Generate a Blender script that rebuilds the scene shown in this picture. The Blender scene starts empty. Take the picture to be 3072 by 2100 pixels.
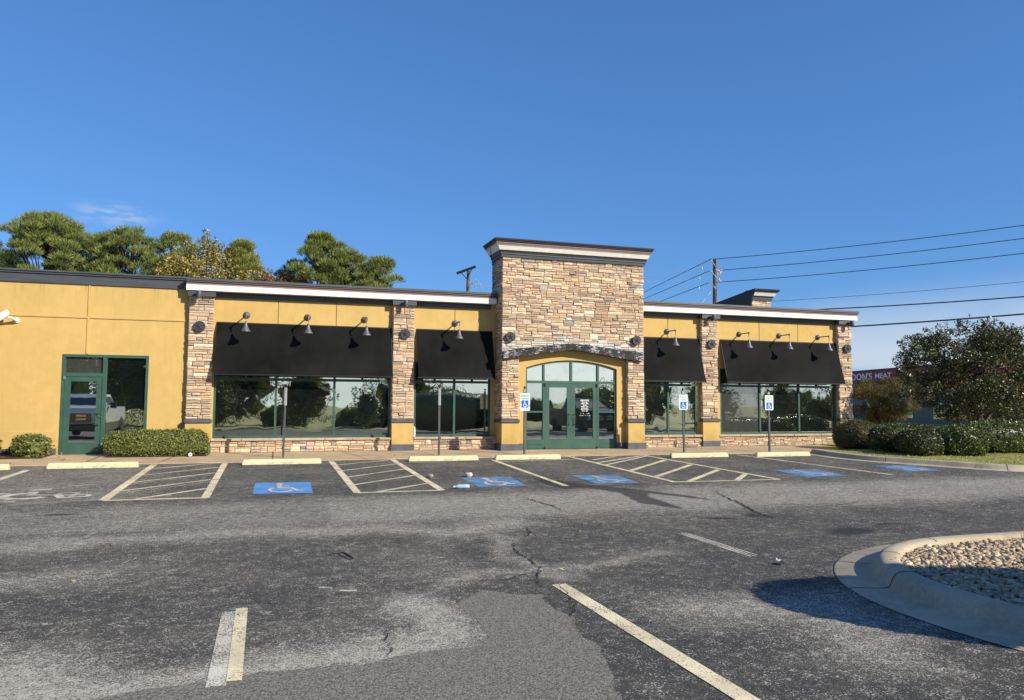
import bpy, math, random
import numpy as np
from mathutils import Vector, Matrix
random.seed(7); RNG=np.random.default_rng(7)
scn=bpy.context.scene
COL=scn.collection
PI=math.pi
GR=0.0195                      # the lot climbs gently towards the building
def T(x,y):
    return GR*max(min(y,0.0),-34.0)

# ------------------------------------------------------------------ materials
def newmat(name):
    m=bpy.data.materials.new(name); m.use_nodes=True
    nt=m.node_tree; nt.nodes.clear()
    return m,nt,nt.nodes,nt.links
ALB=.75      # keeps sunlit surfaces at real-world reflectance for the exposure used below
class NB:
    """short-hand for building node trees"""
    def __init__(s,name,alb=None):
        s.alb=ALB if alb is None else alb
        s.m,s.nt,s.n,s.l=newmat(name)
        s.out=s.n.new('ShaderNodeOutputMaterial')
    def put(s,sock,v):
        if isinstance(v,bpy.types.NodeSocket): s.l.new(v,sock)
        elif isinstance(v,(tuple,list)) and len(v)==3 and sock.type=='RGBA': sock.default_value=(*v,1)
        else: sock.default_value=v
    def node(s,t,ins=None,**kw):
        n=s.n.new(t)
        for k,v in kw.items(): setattr(n,k,v)
        for k,v in (ins or {}).items(): s.put(n.inputs[k],v)
        return n
    def coord(s,scale=None):
        tc=s.n.new('ShaderNodeTexCoord').outputs['Object']
        if scale is None: return tc
        return s.node('ShaderNodeMapping',{'Vector':tc,'Scale':scale}).outputs[0]
    def noise(s,vec,scale,detail=4,rough=.55):
        return s.node('ShaderNodeTexNoise',{'Vector':vec,'Scale':scale,'Detail':detail,'Roughness':rough}).outputs['Fac']
    def math(s,op,a,b=0.0,c=None,clamp=False):
        n=s.node('ShaderNodeMath',operation=op,use_clamp=clamp)
        s.put(n.inputs[0],a); s.put(n.inputs[1],b)
        if c is not None: s.put(n.inputs[2],c)
        return n.outputs[0]
    def rng(s,v,a,b,lo=0.0,hi=1.0):
        return s.node('ShaderNodeMapRange',{'Value':v,'From Min':a,'From Max':b,'To Min':lo,'To Max':hi},interpolation_type='SMOOTHSTEP').outputs[0]
    def mix(s,f,a,b,blend='MIX'):
        n=s.node('ShaderNodeMix',data_type='RGBA',blend_type=blend)
        s.put(n.inputs[0],f); s.put(n.inputs[6],a); s.put(n.inputs[7],b)
        return n.outputs[2]
    def attr(s,name): return s.node('ShaderNodeAttribute',attribute_name=name)
    def bump(s,h,strength=.5,dist=.01):
        return s.node('ShaderNodeBump',{'Height':h,'Strength':strength,'Distance':dist}).outputs[0]
    def bsdf(s,color,rough=.7,normal=None,metal=0.0,spec=.4):
        if s.alb!=1.0:
            color=tuple(q*s.alb for q in color) if isinstance(color,tuple) else s.mix(1.0,color,(s.alb,)*3,'MULTIPLY')
        p=s.node('ShaderNodeBsdfPrincipled',{'Base Color':color,'Roughness':rough,'Metallic':metal})
        p.inputs['Specular IOR Level'].default_value=spec
        if normal is not None: s.l.new(normal,p.inputs['Normal'])
        return p.outputs[0]
    def done(s,shader): s.l.new(shader,s.out.inputs[0]); return s.m
def simple(name,c,rough=.6,metal=0.0,var=.12,scale=6.0,bump=0.0,bscale=60,spec=.4,alb=None):
    if name in ('white_trim','white_plastic','decal_white','letter_white','sign_symbol','truck_white','bright_wire','white_tape','sign_white'): alb=.92
    b=NB(name,alb); v=b.coord()
    n=b.noise(v,scale,5)
    k=b.rng(n,.3,.7,1-var,1+var)
    col=b.mix(1.0,c,b.node('ShaderNodeCombineColor',{0:k,1:k,2:k}).outputs[0],'MULTIPLY')
    nm=b.bump(b.noise(v,bscale,3),bump,.004) if bump else None
    return b.done(b.bsdf(col,rough,nm,metal,spec))
def stucco(name,c):
    b=NB(name); v=b.coord()
    big=b.noise(v,.7,6,.6); mid=b.noise(v,4,5); streak=b.noise(b.coord((3.0,3.0,.35)),2.2,5)
    k=b.math('ADD',b.rng(big,.3,.7,.94,1.04),b.rng(mid,.3,.7,-.03,.03))
    k=b.math('ADD',k,b.rng(streak,.35,.75,.012,-.03))
    col=b.mix(1.0,c,b.node('ShaderNodeCombineColor',{0:k,1:k,2:b.math('MULTIPLY',k,k)}).outputs[0],'MULTIPLY')
    z=b.node('ShaderNodeSeparateXYZ',{0:b.coord()}).outputs[2]
    dirt=b.math('MULTIPLY',b.rng(z,.75,.1,0,.5),b.rng(b.noise(v,2.5,5),.4,.7,0,1))
    col=b.mix(dirt,col,(.30,.20,.09))
    drip=b.math('MULTIPLY',b.rng(z,4.0,4.62,0,1),b.rng(b.noise(b.coord((6.0,6.0,.25)),2.0,5,.65),.52,.72,0,.4))
    col=b.mix(drip,col,(.26,.16,.055))
    nm=b.bump(b.math('ADD',b.noise(v,110,3),b.math('MULTIPLY',b.noise(v,6,3),1.5)),.35,.006)
    return b.done(b.bsdf(col,.85,nm,0,.25))
def stone_mat(name,stain=True):
    b=NB(name); v=b.coord()
    a=b.attr('Col').outputs['Color']
    n=b.noise(v,14,6,.65); n2=b.noise(v,55,4)
    k=b.math('ADD',b.rng(n,.25,.75,.78,1.16),b.rng(n2,.3,.7,-.08,.08))
    col=b.mix(1.0,a,b.node('ShaderNodeCombineColor',{0:k,1:k,2:k}).outputs[0],'MULTIPLY')
    nm=b.bump(b.math('ADD',b.math('MULTIPLY',b.noise(v,26,5,.65),.7),b.math('MULTIPLY',n2,.3)),.9,.02)
    return b.done(b.bsdf(col,.88,nm,0,.2))
def leaf_mat(name,trans=.25,rough=.5,spec=.35):
    b=NB(name,1.0)
    a=b.attr('Col').outputs['Color']
    p=b.bsdf(a,rough,None,0,spec)
    t=b.node('ShaderNodeBsdfTranslucent',{'Color':b.mix(1.0,a,(1.3,1.35,.6),'MULTIPLY')}).outputs[0]
    m=b.node('ShaderNodeMixShader',{0:trans,1:p,2:t}).outputs[0]
    return b.done(m)
def paint_mat(name,c,wear=.5,scale=70.0,under=(.06,.06,.06)):
    b=NB(name); v=b.coord()
    n=b.math('ADD',b.math('MULTIPLY',b.noise(v,scale,4,.65),.7),b.math('MULTIPLY',b.noise(v,3.0,4),.3))
    f=b.rng(n,wear-.07,wear+.04,0,1)
    tint=b.rng(b.noise(v,1.7,4),.35,.65,.85,1.08)
    col=b.mix(1.0,c,b.node('ShaderNodeCombineColor',{0:tint,1:tint,2:tint}).outputs[0],'MULTIPLY')
    p=b.bsdf(col,.75,None,0,.2)
    tr=b.node('ShaderNodeBsdfTransparent').outputs[0]
    return b.done(b.node('ShaderNodeMixShader',{0:f,1:tr,2:p}).outputs[0])
def glass_mat(name,wav=.0035,tint=(.66,.72,.68),refl=.70,body=(.012,.018,.016)):
    b=NB(name); v=b.coord()
    h=b.noise(b.coord((1.0,1.0,.8)),1.1,2,.4)
    nm=b.bump(h,1.0,wav)
    g=b.node('ShaderNodeBsdfGlossy',{'Color':tint,'Roughness':.014,'Normal':nm}).outputs[0]
    d=b.bsdf(body,.5,None,0,.1)
    film=b.rng(b.noise(v,2.2,6,.7),.45,.8,refl,refl-.14)
    return b.done(b.node('ShaderNodeMixShader',{0:film,1:d,2:g}).outputs[0])
def asphalt_mat():
    b=NB('asphalt'); v=b.coord()
    A=b.node('ShaderNodeSeparateColor',{0:b.attr('Wear').outputs['Color']})
    wr,st,pt=A.outputs[0],A.outputs[1],A.outputs[2]
    n1=b.noise(v,.8,6,.62); n2=b.noise(v,9,5,.6); n3=b.noise(v,62,3,.6); n4=b.noise(v,170,2,.5)
    na=b.noise(b.coord((.35,1.6,1)),3.5,5,.6)
    wear=b.math('ADD',wr,b.math('ADD',b.math('MULTIPLY',b.math('SUBTRACT',n1,.5),.55),b.math('MULTIPLY',b.math('SUBTRACT',na,.5),.42)),clamp=True)
    base=b.mix(b.rng(n1,.35,.65,0,1),(.064,.064,.062),(.090,.085,.076))
    base=b.mix(b.math('MULTIPLY',wear,.72),base,(.235,.207,.165))
    # exposed aggregate: pale broken crackle and flecks where the sealer has worn off
    wv=b.node('ShaderNodeVectorMath',{0:v,1:b.node('ShaderNodeVectorMath',{0:b.node('ShaderNodeTexNoise',{'Vector':v,'Scale':14.0,'Detail':2.0}).outputs['Color'],1:(.05,.05,.05)},operation='MULTIPLY').outputs[0]},operation='ADD').outputs[0]
    rg=b.math('ABSOLUTE',b.math('SUBTRACT',b.noise(wv,25,2,.5),.5))
    rg2=b.math('ABSOLUTE',b.math('SUBTRACT',b.noise(wv,47,2,.5),.5))
    brk=b.noise(v,21,3,.6)
    wd_=b.math('ADD',.010,b.math('MULTIPLY',wear,.062))
    line=b.math('SUBTRACT',1.0,b.math('DIVIDE',rg,wd_),clamp=True)
    line2=b.math('SUBTRACT',1.0,b.math('DIVIDE',rg2,b.math('MULTIPLY',wd_,.8)),clamp=True)
    line=b.math('MULTIPLY',b.math('MAXIMUM',line,line2),b.rng(b.math('ADD',brk,b.math('MULTIPLY',wear,.30)),.45,.56,0,1))
    fl=b.rng(b.math('ADD',n3,b.math('ADD',b.math('MULTIPLY',wear,.10),b.math('MULTIPLY',b.math('SUBTRACT',n2,.5),.5))),.60,.65,0,1)
    fl=b.math('MAXIMUM',fl,line)
    amt=b.math('ADD',.85,b.math('MULTIPLY',wear,.3),clamp=True)
    col=b.mix(b.math('MULTIPLY',fl,amt),base,(.66,.62,.53))
    dk=b.rng(n4,.47,.36,0,.6)
    col=b.mix(dk,col,(.022,.023,.025))
    pm=b.rng(b.math('ADD',pt,b.math('MULTIPLY',b.math('SUBTRACT',n2,.5),.3)),.42,.58,0,1)
    agg=b.node('ShaderNodeTexVoronoi',{'Vector':v,'Scale':105.0}).outputs['Color']
    ag=b.node('ShaderNodeSeparateColor',{0:agg}).outputs[0]
    pcol=b.mix(b.rng(b.math('ADD',b.math('MULTIPLY',ag,.55),b.math('MULTIPLY',n4,.45)),.2,.8,0,1),(.10,.094,.082),(.36,.335,.285))
    pcol=b.mix(b.rng(n3,.62,.70,0,.75),pcol,(.62,.58,.50))
    pcol=b.mix(b.rng(n3,.36,.26,0,.6),pcol,(.05,.046,.042))
    col=b.mix(pm,col,pcol)
    sm=b.rng(b.math('ADD',st,b.math('MULTIPLY',b.math('SUBTRACT',n2,.5),.45)),.35,.75,0,.8)
    col=b.mix(sm,col,(.030,.026,.023))
    nm=b.bump(b.math('ADD',b.math('MULTIPLY',n3,.6),b.math('MULTIPLY',n4,.4)),.8,.014)
    ro=b.rng(sm,0,.8,.88,.6)
    return b.done(b.bsdf(col,ro,nm,0,.25))
def concrete_mat(name,c,joints=False):
    b=NB(name); v=b.coord()
    n=b.noise(v,1.6,6,.65); n2=b.noise(v,30,4)
    k=b.math('ADD',b.rng(n,.3,.7,.80,1.1),b.rng(n2,.3,.7,-.07,.07))
    col=b.mix(1.0,c,b.node('ShaderNodeCombineColor',{0:k,1:k,2:k}).outputs[0],'MULTIPLY')
    st=b.rng(b.noise(b.coord((.5,3,1)),1.3,6,.7),.56,.74,0,.55)
    col=b.mix(st,col,(.17,.14,.10))
    return b.done(b.bsdf(col,.85,b.bump(n2,.5,.006),0,.2))
def grass_mat(name,c1,c2,scale=1.2):
    b=NB(name,.9); v=b.coord()
    col=b.mix(b.rng(b.noise(v,scale,6,.65),.35,.65,0,1),c1,c2)
    n=b.noise(v,38,4,.7)
    k=b.rng(n,.3,.7,.6,1.3)
    col=b.mix(1.0,col,b.node('ShaderNodeCombineColor',{0:k,1:k,2:k}).outputs[0],'MULTIPLY')
    return b.done(b.bsdf(col,.9,b.bump(n,1,.04),0,.15))
def beam_mat():
    b=NB('peeling_beam'); v=b.coord()
    n=b.noise(b.coord((3.0,3.0,16.0)),3.2,5,.72)
    pch=b.noise(v,2.4,4)
    f=b.rng(b.math('ADD',n,b.math('MULTIPLY',b.math('SUBTRACT',pch,.5),.45)),.555,.61,0,1)
    col=b.mix(f,b.mix(b.noise(v,9,4),(.008,.009,.012),(.035,.038,.045)),(.62,.63,.65))
    return b.done(b.bsdf(col,.7,b.bump(n,.6,.02),0,.3))
def metal_roofcap(name,c):
    b=NB(name); v=b.coord()
    n=b.noise(b.coord((.6,3,9)),2.5,5,.65)
    k=b.rng(n,.3,.7,.82,1.2)
    col=b.mix(1.0,c,b.node('ShaderNodeCombineColor',{0:k,1:k,2:k}).outputs[0],'MULTIPLY')
    return b.done(b.bsdf(col,.5,None,.15,.4))

M={}
M['yellow']=stucco('yellow_stucco',(.70,.475,.165))
M['stone']=stone_mat('ledge_stone')
M['mortar']=simple('mortar',(.25,.185,.13),.95,var=.3,bump=.6)
M['grey']=metal_roofcap('slate_trim',(.085,.095,.110))
M['capgrey']=metal_roofcap('roof_cap',(.105,.115,.125))
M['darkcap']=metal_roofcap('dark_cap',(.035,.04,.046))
M['white']=simple('white_trim',(.86,.82,.74),.6,var=.05)
M['red']=simple('red_stripe',(.20,.055,.050),.6,var=.1)
M['pink']=simple('stripe_lip',(.52,.30,.27),.6,var=.1)
M['green']=simple('green_frame',(.048,.122,.090),.42,var=.12,scale=3)
M['glass']=glass_mat('tinted_glass',.0030)
M['glass2']=glass_mat('wavy_glass',.011)
M['glass3']=glass_mat('clear_glass',.0012,(.80,.84,.80),.74)
M['hazeglass']=glass_mat('dusty_glass',.002,(.55,.58,.55),.42,(.075,.085,.075))
M['canvas']=simple('black_canvas',(.0085,.009,.009),.8,var=.55,scale=.9,bump=.3,bscale=300,spec=.12)
M['lampmetal']=simple('lamp_metal',(.17,.18,.20),.45,.35,var=.15)
M['starmetal']=simple('star_metal',(.055,.060,.070),.5,.2,var=.15)
M['beam']=beam_mat()
M['sill']=concrete_mat('stone_sill',(.62,.46,.34))
M['basegrey']=simple('base_grey',(.105,.115,.135),.7,var=.2,scale=5)
M['concrete']=concrete_mat('concrete',(.60,.455,.285))
M['kerb']=concrete_mat('kerb_concrete',(.56,.48,.35))
def stop_mat():
    b=NB('painted_stop'); v=b.coord(); n=b.noise(v,7,6,.7); n2=b.noise(v,45,4)
    col=b.mix(b.rng(n,.55,.66,0,.75),b.mix(b.noise(v,2.5,4),(.86,.76,.45),(.74,.66,.42)),(.40,.37,.30))
    z=b.node('ShaderNodeSeparateXYZ',{0:v}).outputs[2]
    scuff=b.math('MULTIPLY',b.rng(z,.09,.0,0,1),b.rng(b.noise(b.coord((2.2,8,14)),3,5,.7),.52,.68,0,.85))
    col=b.mix(scuff,col,(.10,.09,.075))
    return b.done(b.bsdf(col,.85,b.bump(b.math('ADD',n2,n),.6,.01),0,.2))
M['stop']=stop_mat()
M['asphalt']=asphalt_mat()
M['crack']=simple('crack',(.010,.009,.009),.95)
M['line']=paint_mat('line_paint',(.93,.82,.55),.447)
M['lineold']=paint_mat('old_white_paint',(.80,.76,.66),.47,80)
M['ghost']=paint_mat('ghost_paint',(.80,.75,.64),.485,80)
M['blue']=paint_mat('blue_paint',(.13,.36,.72),.39,60)
M['bluefade']=paint_mat('faded_blue_paint',(.17,.36,.62),.465,60)
M['symwhite']=paint_mat('symbol_white',(.74,.66,.56),.40,60)
M['symfade']=paint_mat('symbol_white_faded',(.64,.62,.58),.455,50)
M['bark']=simple('bark',(.075,.058,.045),.95,var=.4,scale=9,bump=1,bscale=30)
M['palebark']=simple('crape_bark',(.14,.095,.07),.8,var=.35,scale=7)
M['leaf']=leaf_mat('leaf',.22)
M['shiny']=leaf_mat('waxy_leaf',.10,.36,.4)
M['needle']=leaf_mat('needle',.18,.6,.2)
M['lawn']=grass_mat('lawn',(.27,.29,.085),(.40,.37,.13))
M['field']=grass_mat('dry_field',(.52,.46,.22),(.38,.38,.16),.35)
M['mulch']=simple('mulch',(.09,.06,.04),.95,var=.5,scale=20,bump=1,bscale=40)
M['pole']=simple('pole_wood',(.16,.115,.085),.9,var=.35,scale=5)
M['dark']=simple('dark_timber',(.030,.024,.022),.9)
M['wire']=simple('wire',(.035,.045,.07),.6)
M['steel']=simple('galvanised',(.40,.42,.44),.4,.5)
M['postgrey']=simple('post_grey',(.12,.13,.14),.45,.4,var=.25,scale=4)
M['posttop']=simple('post_silver',(.42,.45,.44),.45,.3,var=.2)
M['signwhite']=simple('sign_white',(.62,.72,.68),.5,var=.08)
M['signgreen']=simple('sign_green',(.10,.42,.28),.5,var=.2,scale=40)
M['signpale']=simple('sign_pale_green',(.42,.58,.50),.5,var=.2,scale=40)
M['signblue']=simple('sign_blue',(.020,.13,.56),.45,var=.08)
M['symbol']=simple('sign_symbol',(.80,.84,.86),.5,var=.03)
M['black']=simple('black_metal',(.012,.012,.013),.45)
M['plastic']=simple('white_plastic',(.78,.78,.76),.35,var=.04)
M['decal']=simple('decal_white',(.85,.85,.83),.5,var=.02)
M['rubber']=simple('rubber',(.018,.018,.018),.9)
M['chrome']=simple('chrome',(.65,.66,.68),.18,.9,var=.03)
M['truckwhite']=simple('truck_white',(.72,.71,.68),.22,0,var=.03,spec=.6)
M['tan']=simple('truck_tan',(.22,.18,.13),.3,.2)
M['truckdark']=simple('truck_dark',(.015,.017,.02),.2,0,spec=.6)
M['carglass']=glass_mat('car_glass',0.0,(.35,.38,.4),.22)
M['fascia']=simple('red_fascia',(.34,.035,.035),.6,var=.12,scale=1)
M['cream']=simple('cream_wall',(.30,.24,.17),.8)
M['lettering']=simple('letter_white',(.85,.86,.88),.5)
M['lampwhite']=simple('lens',(.7,.7,.68),.4)
M['bottle']=simple('blue_bottle',(.34,.58,.68),.25,var=.1)
M['roofing']=simple('roofing',(.30,.29,.27),.9)
M['rock']=simple('rock',(.34,.27,.21),.9,var=.3,scale=18,bump=.8)
M['tape']=simple('white_tape',(.75,.75,.77),.5)

# ------------------------------------------------------------------ mesh builder
ORIG={}
class MB:
    def __init__(s): s.v=[]; s.f=[]; s.c=[]; s.sm=[]
    def add(s,vs,fs,col=None,smooth=False):
        o=len(s.v); s.v+= [tuple(p) for p in vs]
        for f in fs: s.f.append([o+i for i in f]); s.c.append(col); s.sm.append(smooth)
    def box(s,x0,x1,y0,y1,z0,z1,col=None):
        v=[(x0,y0,z0),(x1,y0,z0),(x1,y1,z0),(x0,y1,z0),(x0,y0,z1),(x1,y0,z1),(x1,y1,z1),(x0,y1,z1)]
        s.add(v,[(3,2,1,0),(4,5,6,7),(0,1,5,4),(1,2,6,5),(2,3,7,6),(3,0,4,7)],col)
    def bbox(s,x0,x1,y0,y1,z0,z1,b=.01,col=None):
        """box with chamfered vertical and horizontal edges"""
        def ring(i,z): return [(x0+i,y0+b*0+i*0+ (b if 0 else 0),z)]
        pts=[]
        def lp(ins,z):
            a,bx,c,d=x0+ins,x1-ins,y0+ins,y1-ins
            return [(a+b,c,z),(bx-b,c,z),(bx,c+b,z),(bx,d-b,z),(bx-b,d,z),(a+b,d,z),(a,d-b,z),(a,c+b,z)]
        R=[lp(b,z0),lp(0,z0+b),lp(0,z1-b),lp(b,z1)]
        for r in R: pts+=r
        fs=[tuple(range(7,-1,-1)),tuple(range(24,32))]
        for k in range(3):
            for i in range(8):
                j=(i+1)%8; fs.append((k*8+i,k*8+j,(k+1)*8+j,(k+1)*8+i))
        s.add(pts,fs,col)
    def prism(s,poly,f0,f1,col=None):
        """poly: list of 2D pts; f0/f1 map pt->3D for the two caps"""
        n=len(poly); v=[f0(p) for p in poly]+[f1(p) for p in poly]
        fs=[tuple(range(n)),tuple(range(2*n-1,n-1,-1))]
        for i in range(n): j=(i+1)%n; fs.append((i,i+n,j+n,j))
        s.add(v,fs,col)
    def lathe(s,prof,c=(0,0,0),n=20,smooth=True,axis='z',cap=True):
        v=[];fs=[]
        for r,h in prof:
            for k in range(n):
                a=2*PI*k/n
                x,y=r*math.cos(a),r*math.sin(a)
                p=(x,y,h) if axis=='z' else ((x,-h,y) if axis=='-y' else (h,x,y))
                v.append((c[0]+p[0],c[1]+p[1],c[2]+p[2]))
        for i in range(len(prof)-1):
            for k in range(n):
                j=(k+1)%n; fs.append((i*n+k,i*n+j,(i+1)*n+j,(i+1)*n+k))
        s.add(v,fs,None,smooth)
        if cap: s.add(v[:n],[tuple(range(n-1,-1,-1))]); s.add(v[-n:],[tuple(range(n))])
    def tube(s,pts,rad,n=8,smooth=True,cap=True):
        pts=[Vector(p) for p in pts]
        if not isinstance(rad,(list,tuple)): rad=[rad]*len(pts)
        v=[];fs=[]
        up=Vector((0,0,1)) if abs((pts[-1]-pts[0]).normalized().z)<.9 else Vector((1,0,0))
        for i,p in enumerate(pts):
            d=(pts[min(i+1,len(pts)-1)]-pts[max(i-1,0)]).normalized()
            a=d.cross(up).normalized(); b=a.cross(d).normalized()
            for k in range(n):
                t=2*PI*k/n; q=p+(a*math.cos(t)+b*math.sin(t))*rad[i]; v.append(tuple(q))
        for i in range(len(pts)-1):
            for k in range(n):
                j=(k+1)%n; fs.append((i*n+k,(i+1)*n+k,(i+1)*n+j,i*n+j))
        s.add(v,fs,None,smooth)
        if cap: s.add(v[:n],[tuple(range(n))]); s.add(v[-n:],[tuple(range(n-1,-1,-1))])
    def build(s,name,mat,parent=None,local=False):
        me=bpy.data.meshes.new(name)
        off=Vector((0,0,0))
        if parent is not None and not local: off=ORIG[parent.name]
        me.from_pydata([(p[0]-off.x,p[1]-off.y,p[2]-off.z) for p in s.v],[],s.f)
        if any(c is not None for c in s.c):
            at=me.color_attributes.new('Col','FLOAT_COLOR','CORNER')
            dat=[]
            for f,c in zip(s.f,s.c):
                c=c or (.5,.5,.5); dat+= [c[0],c[1],c[2],1.0]*len(f)
            at.data.foreach_set('color',dat)
        if any(s.sm): me.polygons.foreach_set('use_smooth',s.sm)
        me.materials.append(mat); me.update()
        return link(name,me,parent)
def link(name,me,parent=None):
    o=bpy.data.objects.new(name,me); COL.objects.link(o)
    if parent is not None: o.parent=parent; ORIG[o.name]=ORIG[parent.name].copy()
    else: ORIG[o.name]=Vector((0,0,0))
    return o
def thing(name,label,cat,loc=(0,0,0),group=None):
    o=bpy.data.objects.new(name,None); COL.objects.link(o); o.location=loc; o.empty_display_size=.2
    ORIG[o.name]=Vector(loc); return tag(o,label,cat,group)
def tag(o,label,cat,group=None,kind=None):
    if label: o['label']=label
    if cat: o['category']=cat
    if group: o['group']=group
    if kind: o['kind']=kind
    return o
def struct(o,kind='structure'): o['kind']=kind; return o
def dup(root,loc,label=None,rotz=None,scale=None):
    r=root.copy(); COL.objects.link(r); r.location=loc
    if rotz is not None: r.rotation_euler=(0,0,rotz)
    if scale: r.scale=scale
    if label: r['label']=label
    for ch in list(root.children):
        c=ch.copy(); COL.objects.link(c); c.parent=r
        for g in list(ch.children):
            d=g.copy(); COL.objects.link(d); d.parent=c
    return r
def text_mesh(s,size,extr=.002,sx=1.0,align='CENTER',bold=0.0):
    cu=bpy.data.curves.new('t','FONT'); cu.body=s; cu.size=size; cu.extrude=extr; cu.align_x=align; cu.offset=bold
    o=bpy.data.objects.new('t',cu); COL.objects.link(o)
    dg=bpy.context.evaluated_depsgraph_get(); dg.update()
    me=bpy.data.meshes.new_from_object(o.evaluated_get(dg))
    bpy.data.objects.remove(o); bpy.data.curves.remove(cu)
    return [(v.co.x*sx,v.co.y,v.co.z) for v in me.vertices],[tuple(p.vertices) for p in me.polygons]

# ------------------------------------------------------------------ leaf cards
def leaf_mesh(name,pos,axis,ln,wd,cols,mat,parent=None,flat=None):
    n=len(pos)
    axis=axis/np.maximum(np.linalg.norm(axis,axis=1,keepdims=True),1e-6)
    r=RNG.normal(size=(n,3)) if flat is None else np.cross(flat,axis)+RNG.normal(size=(n,3))*.15
    b=r-(r*axis).sum(1,keepdims=True)*axis; b/=np.maximum(np.linalg.norm(b,axis=1,keepdims=True),1e-6)
    ln=np.broadcast_to(ln,(n,))[:,None]; wd=np.broadcast_to(wd,(n,))[:,None]
    off=np.array(ORIG[parent.name]) if parent is not None else 0
    p=pos-off
    V=np.stack([p-axis*ln*.5,p+b*wd*.5,p+axis*ln*.5,p-b*wd*.5],1).reshape(-1,3)
    me=bpy.data.meshes.new(name)
    me.vertices.add(4*n); me.vertices.foreach_set('co',V.astype(np.float32).ravel())
    me.loops.add(4*n); me.loops.foreach_set('vertex_index',np.arange(4*n,dtype=np.int32))
    me.polygons.add(n); me.polygons.foreach_set('loop_start',np.arange(0,4*n,4,dtype=np.int32)); me.polygons.foreach_set('loop_total',np.full(n,4,dtype=np.int32))
    at=me.color_attributes.new('Col','FLOAT_COLOR','POINT')
    c=np.concatenate([np.repeat(cols,4,0),np.ones((4*n,1))],1).astype(np.float32); at.data.foreach_set('color',c.ravel())
    me.materials.append(mat); me.update(calc_edges=True); me.validate()
    return link(name,me,parent)
def colours(n,pal,wts,jit=.25):
    pal=np.array(pal); i=RNG.choice(len(pal),n,p=np.array(wts)/sum(wts))
    return np.clip(pal[i]*(1+RNG.normal(size=(n,1))*jit),.005,.9)
def unit(n):
    v=RNG.normal(size=(n,3)); return v/np.linalg.norm(v,axis=1,keepdims=True)

# ------------------------------------------------------------------ numpy noise
def vnoise(P,scale,seed):
    r=np.random.default_rng(seed); tab=r.random((64,64))
    q=P*scale; i=np.floor(q).astype(int); f=q-i; f=f*f*(3-2*f)
    a=tab[i[:,0]%64,i[:,1]%64]; b=tab[(i[:,0]+1)%64,i[:,1]%64]; c=tab[i[:,0]%64,(i[:,1]+1)%64]; d=tab[(i[:,0]+1)%64,(i[:,1]+1)%64]
    return (a*(1-f[:,0])+b*f[:,0])*(1-f[:,1])+(c*(1-f[:,0])+d*f[:,0])*f[:,1]
def fbm(P,scale,seed): return sum(vnoise(P,scale*2**k,seed+k)*.5**k for k in range(4))/1.875
def linedist(P,pts):
    D=np.full(len(P),1e9)
    for a,b in zip(pts[:-1],pts[1:]):
        a=np.array(a);b=np.array(b);ab=b-a
        t=np.clip(((P-a)@ab)/(ab@ab+1e-9),0,1); D=np.minimum(D,np.linalg.norm(P-a-t[:,None]*ab,axis=1))
    return D
def inside(P,poly):
    r=np.zeros(len(P),bool); n=len(poly)
    for i in range(n):
        x0,y0=poly[i];x1,y1=poly[(i+1)%n]
        if y0==y1: continue
        c=((y0>P[:,1])!=(y1>P[:,1]))&(P[:,0]<(x1-x0)*(P[:,1]-y0)/(y1-y0)+x0); r^=c
    return r
def sdf(P,poly):
    d=linedist(P,list(poly)+[poly[0]]); return np.where(inside(P,poly),-d,d)

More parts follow.
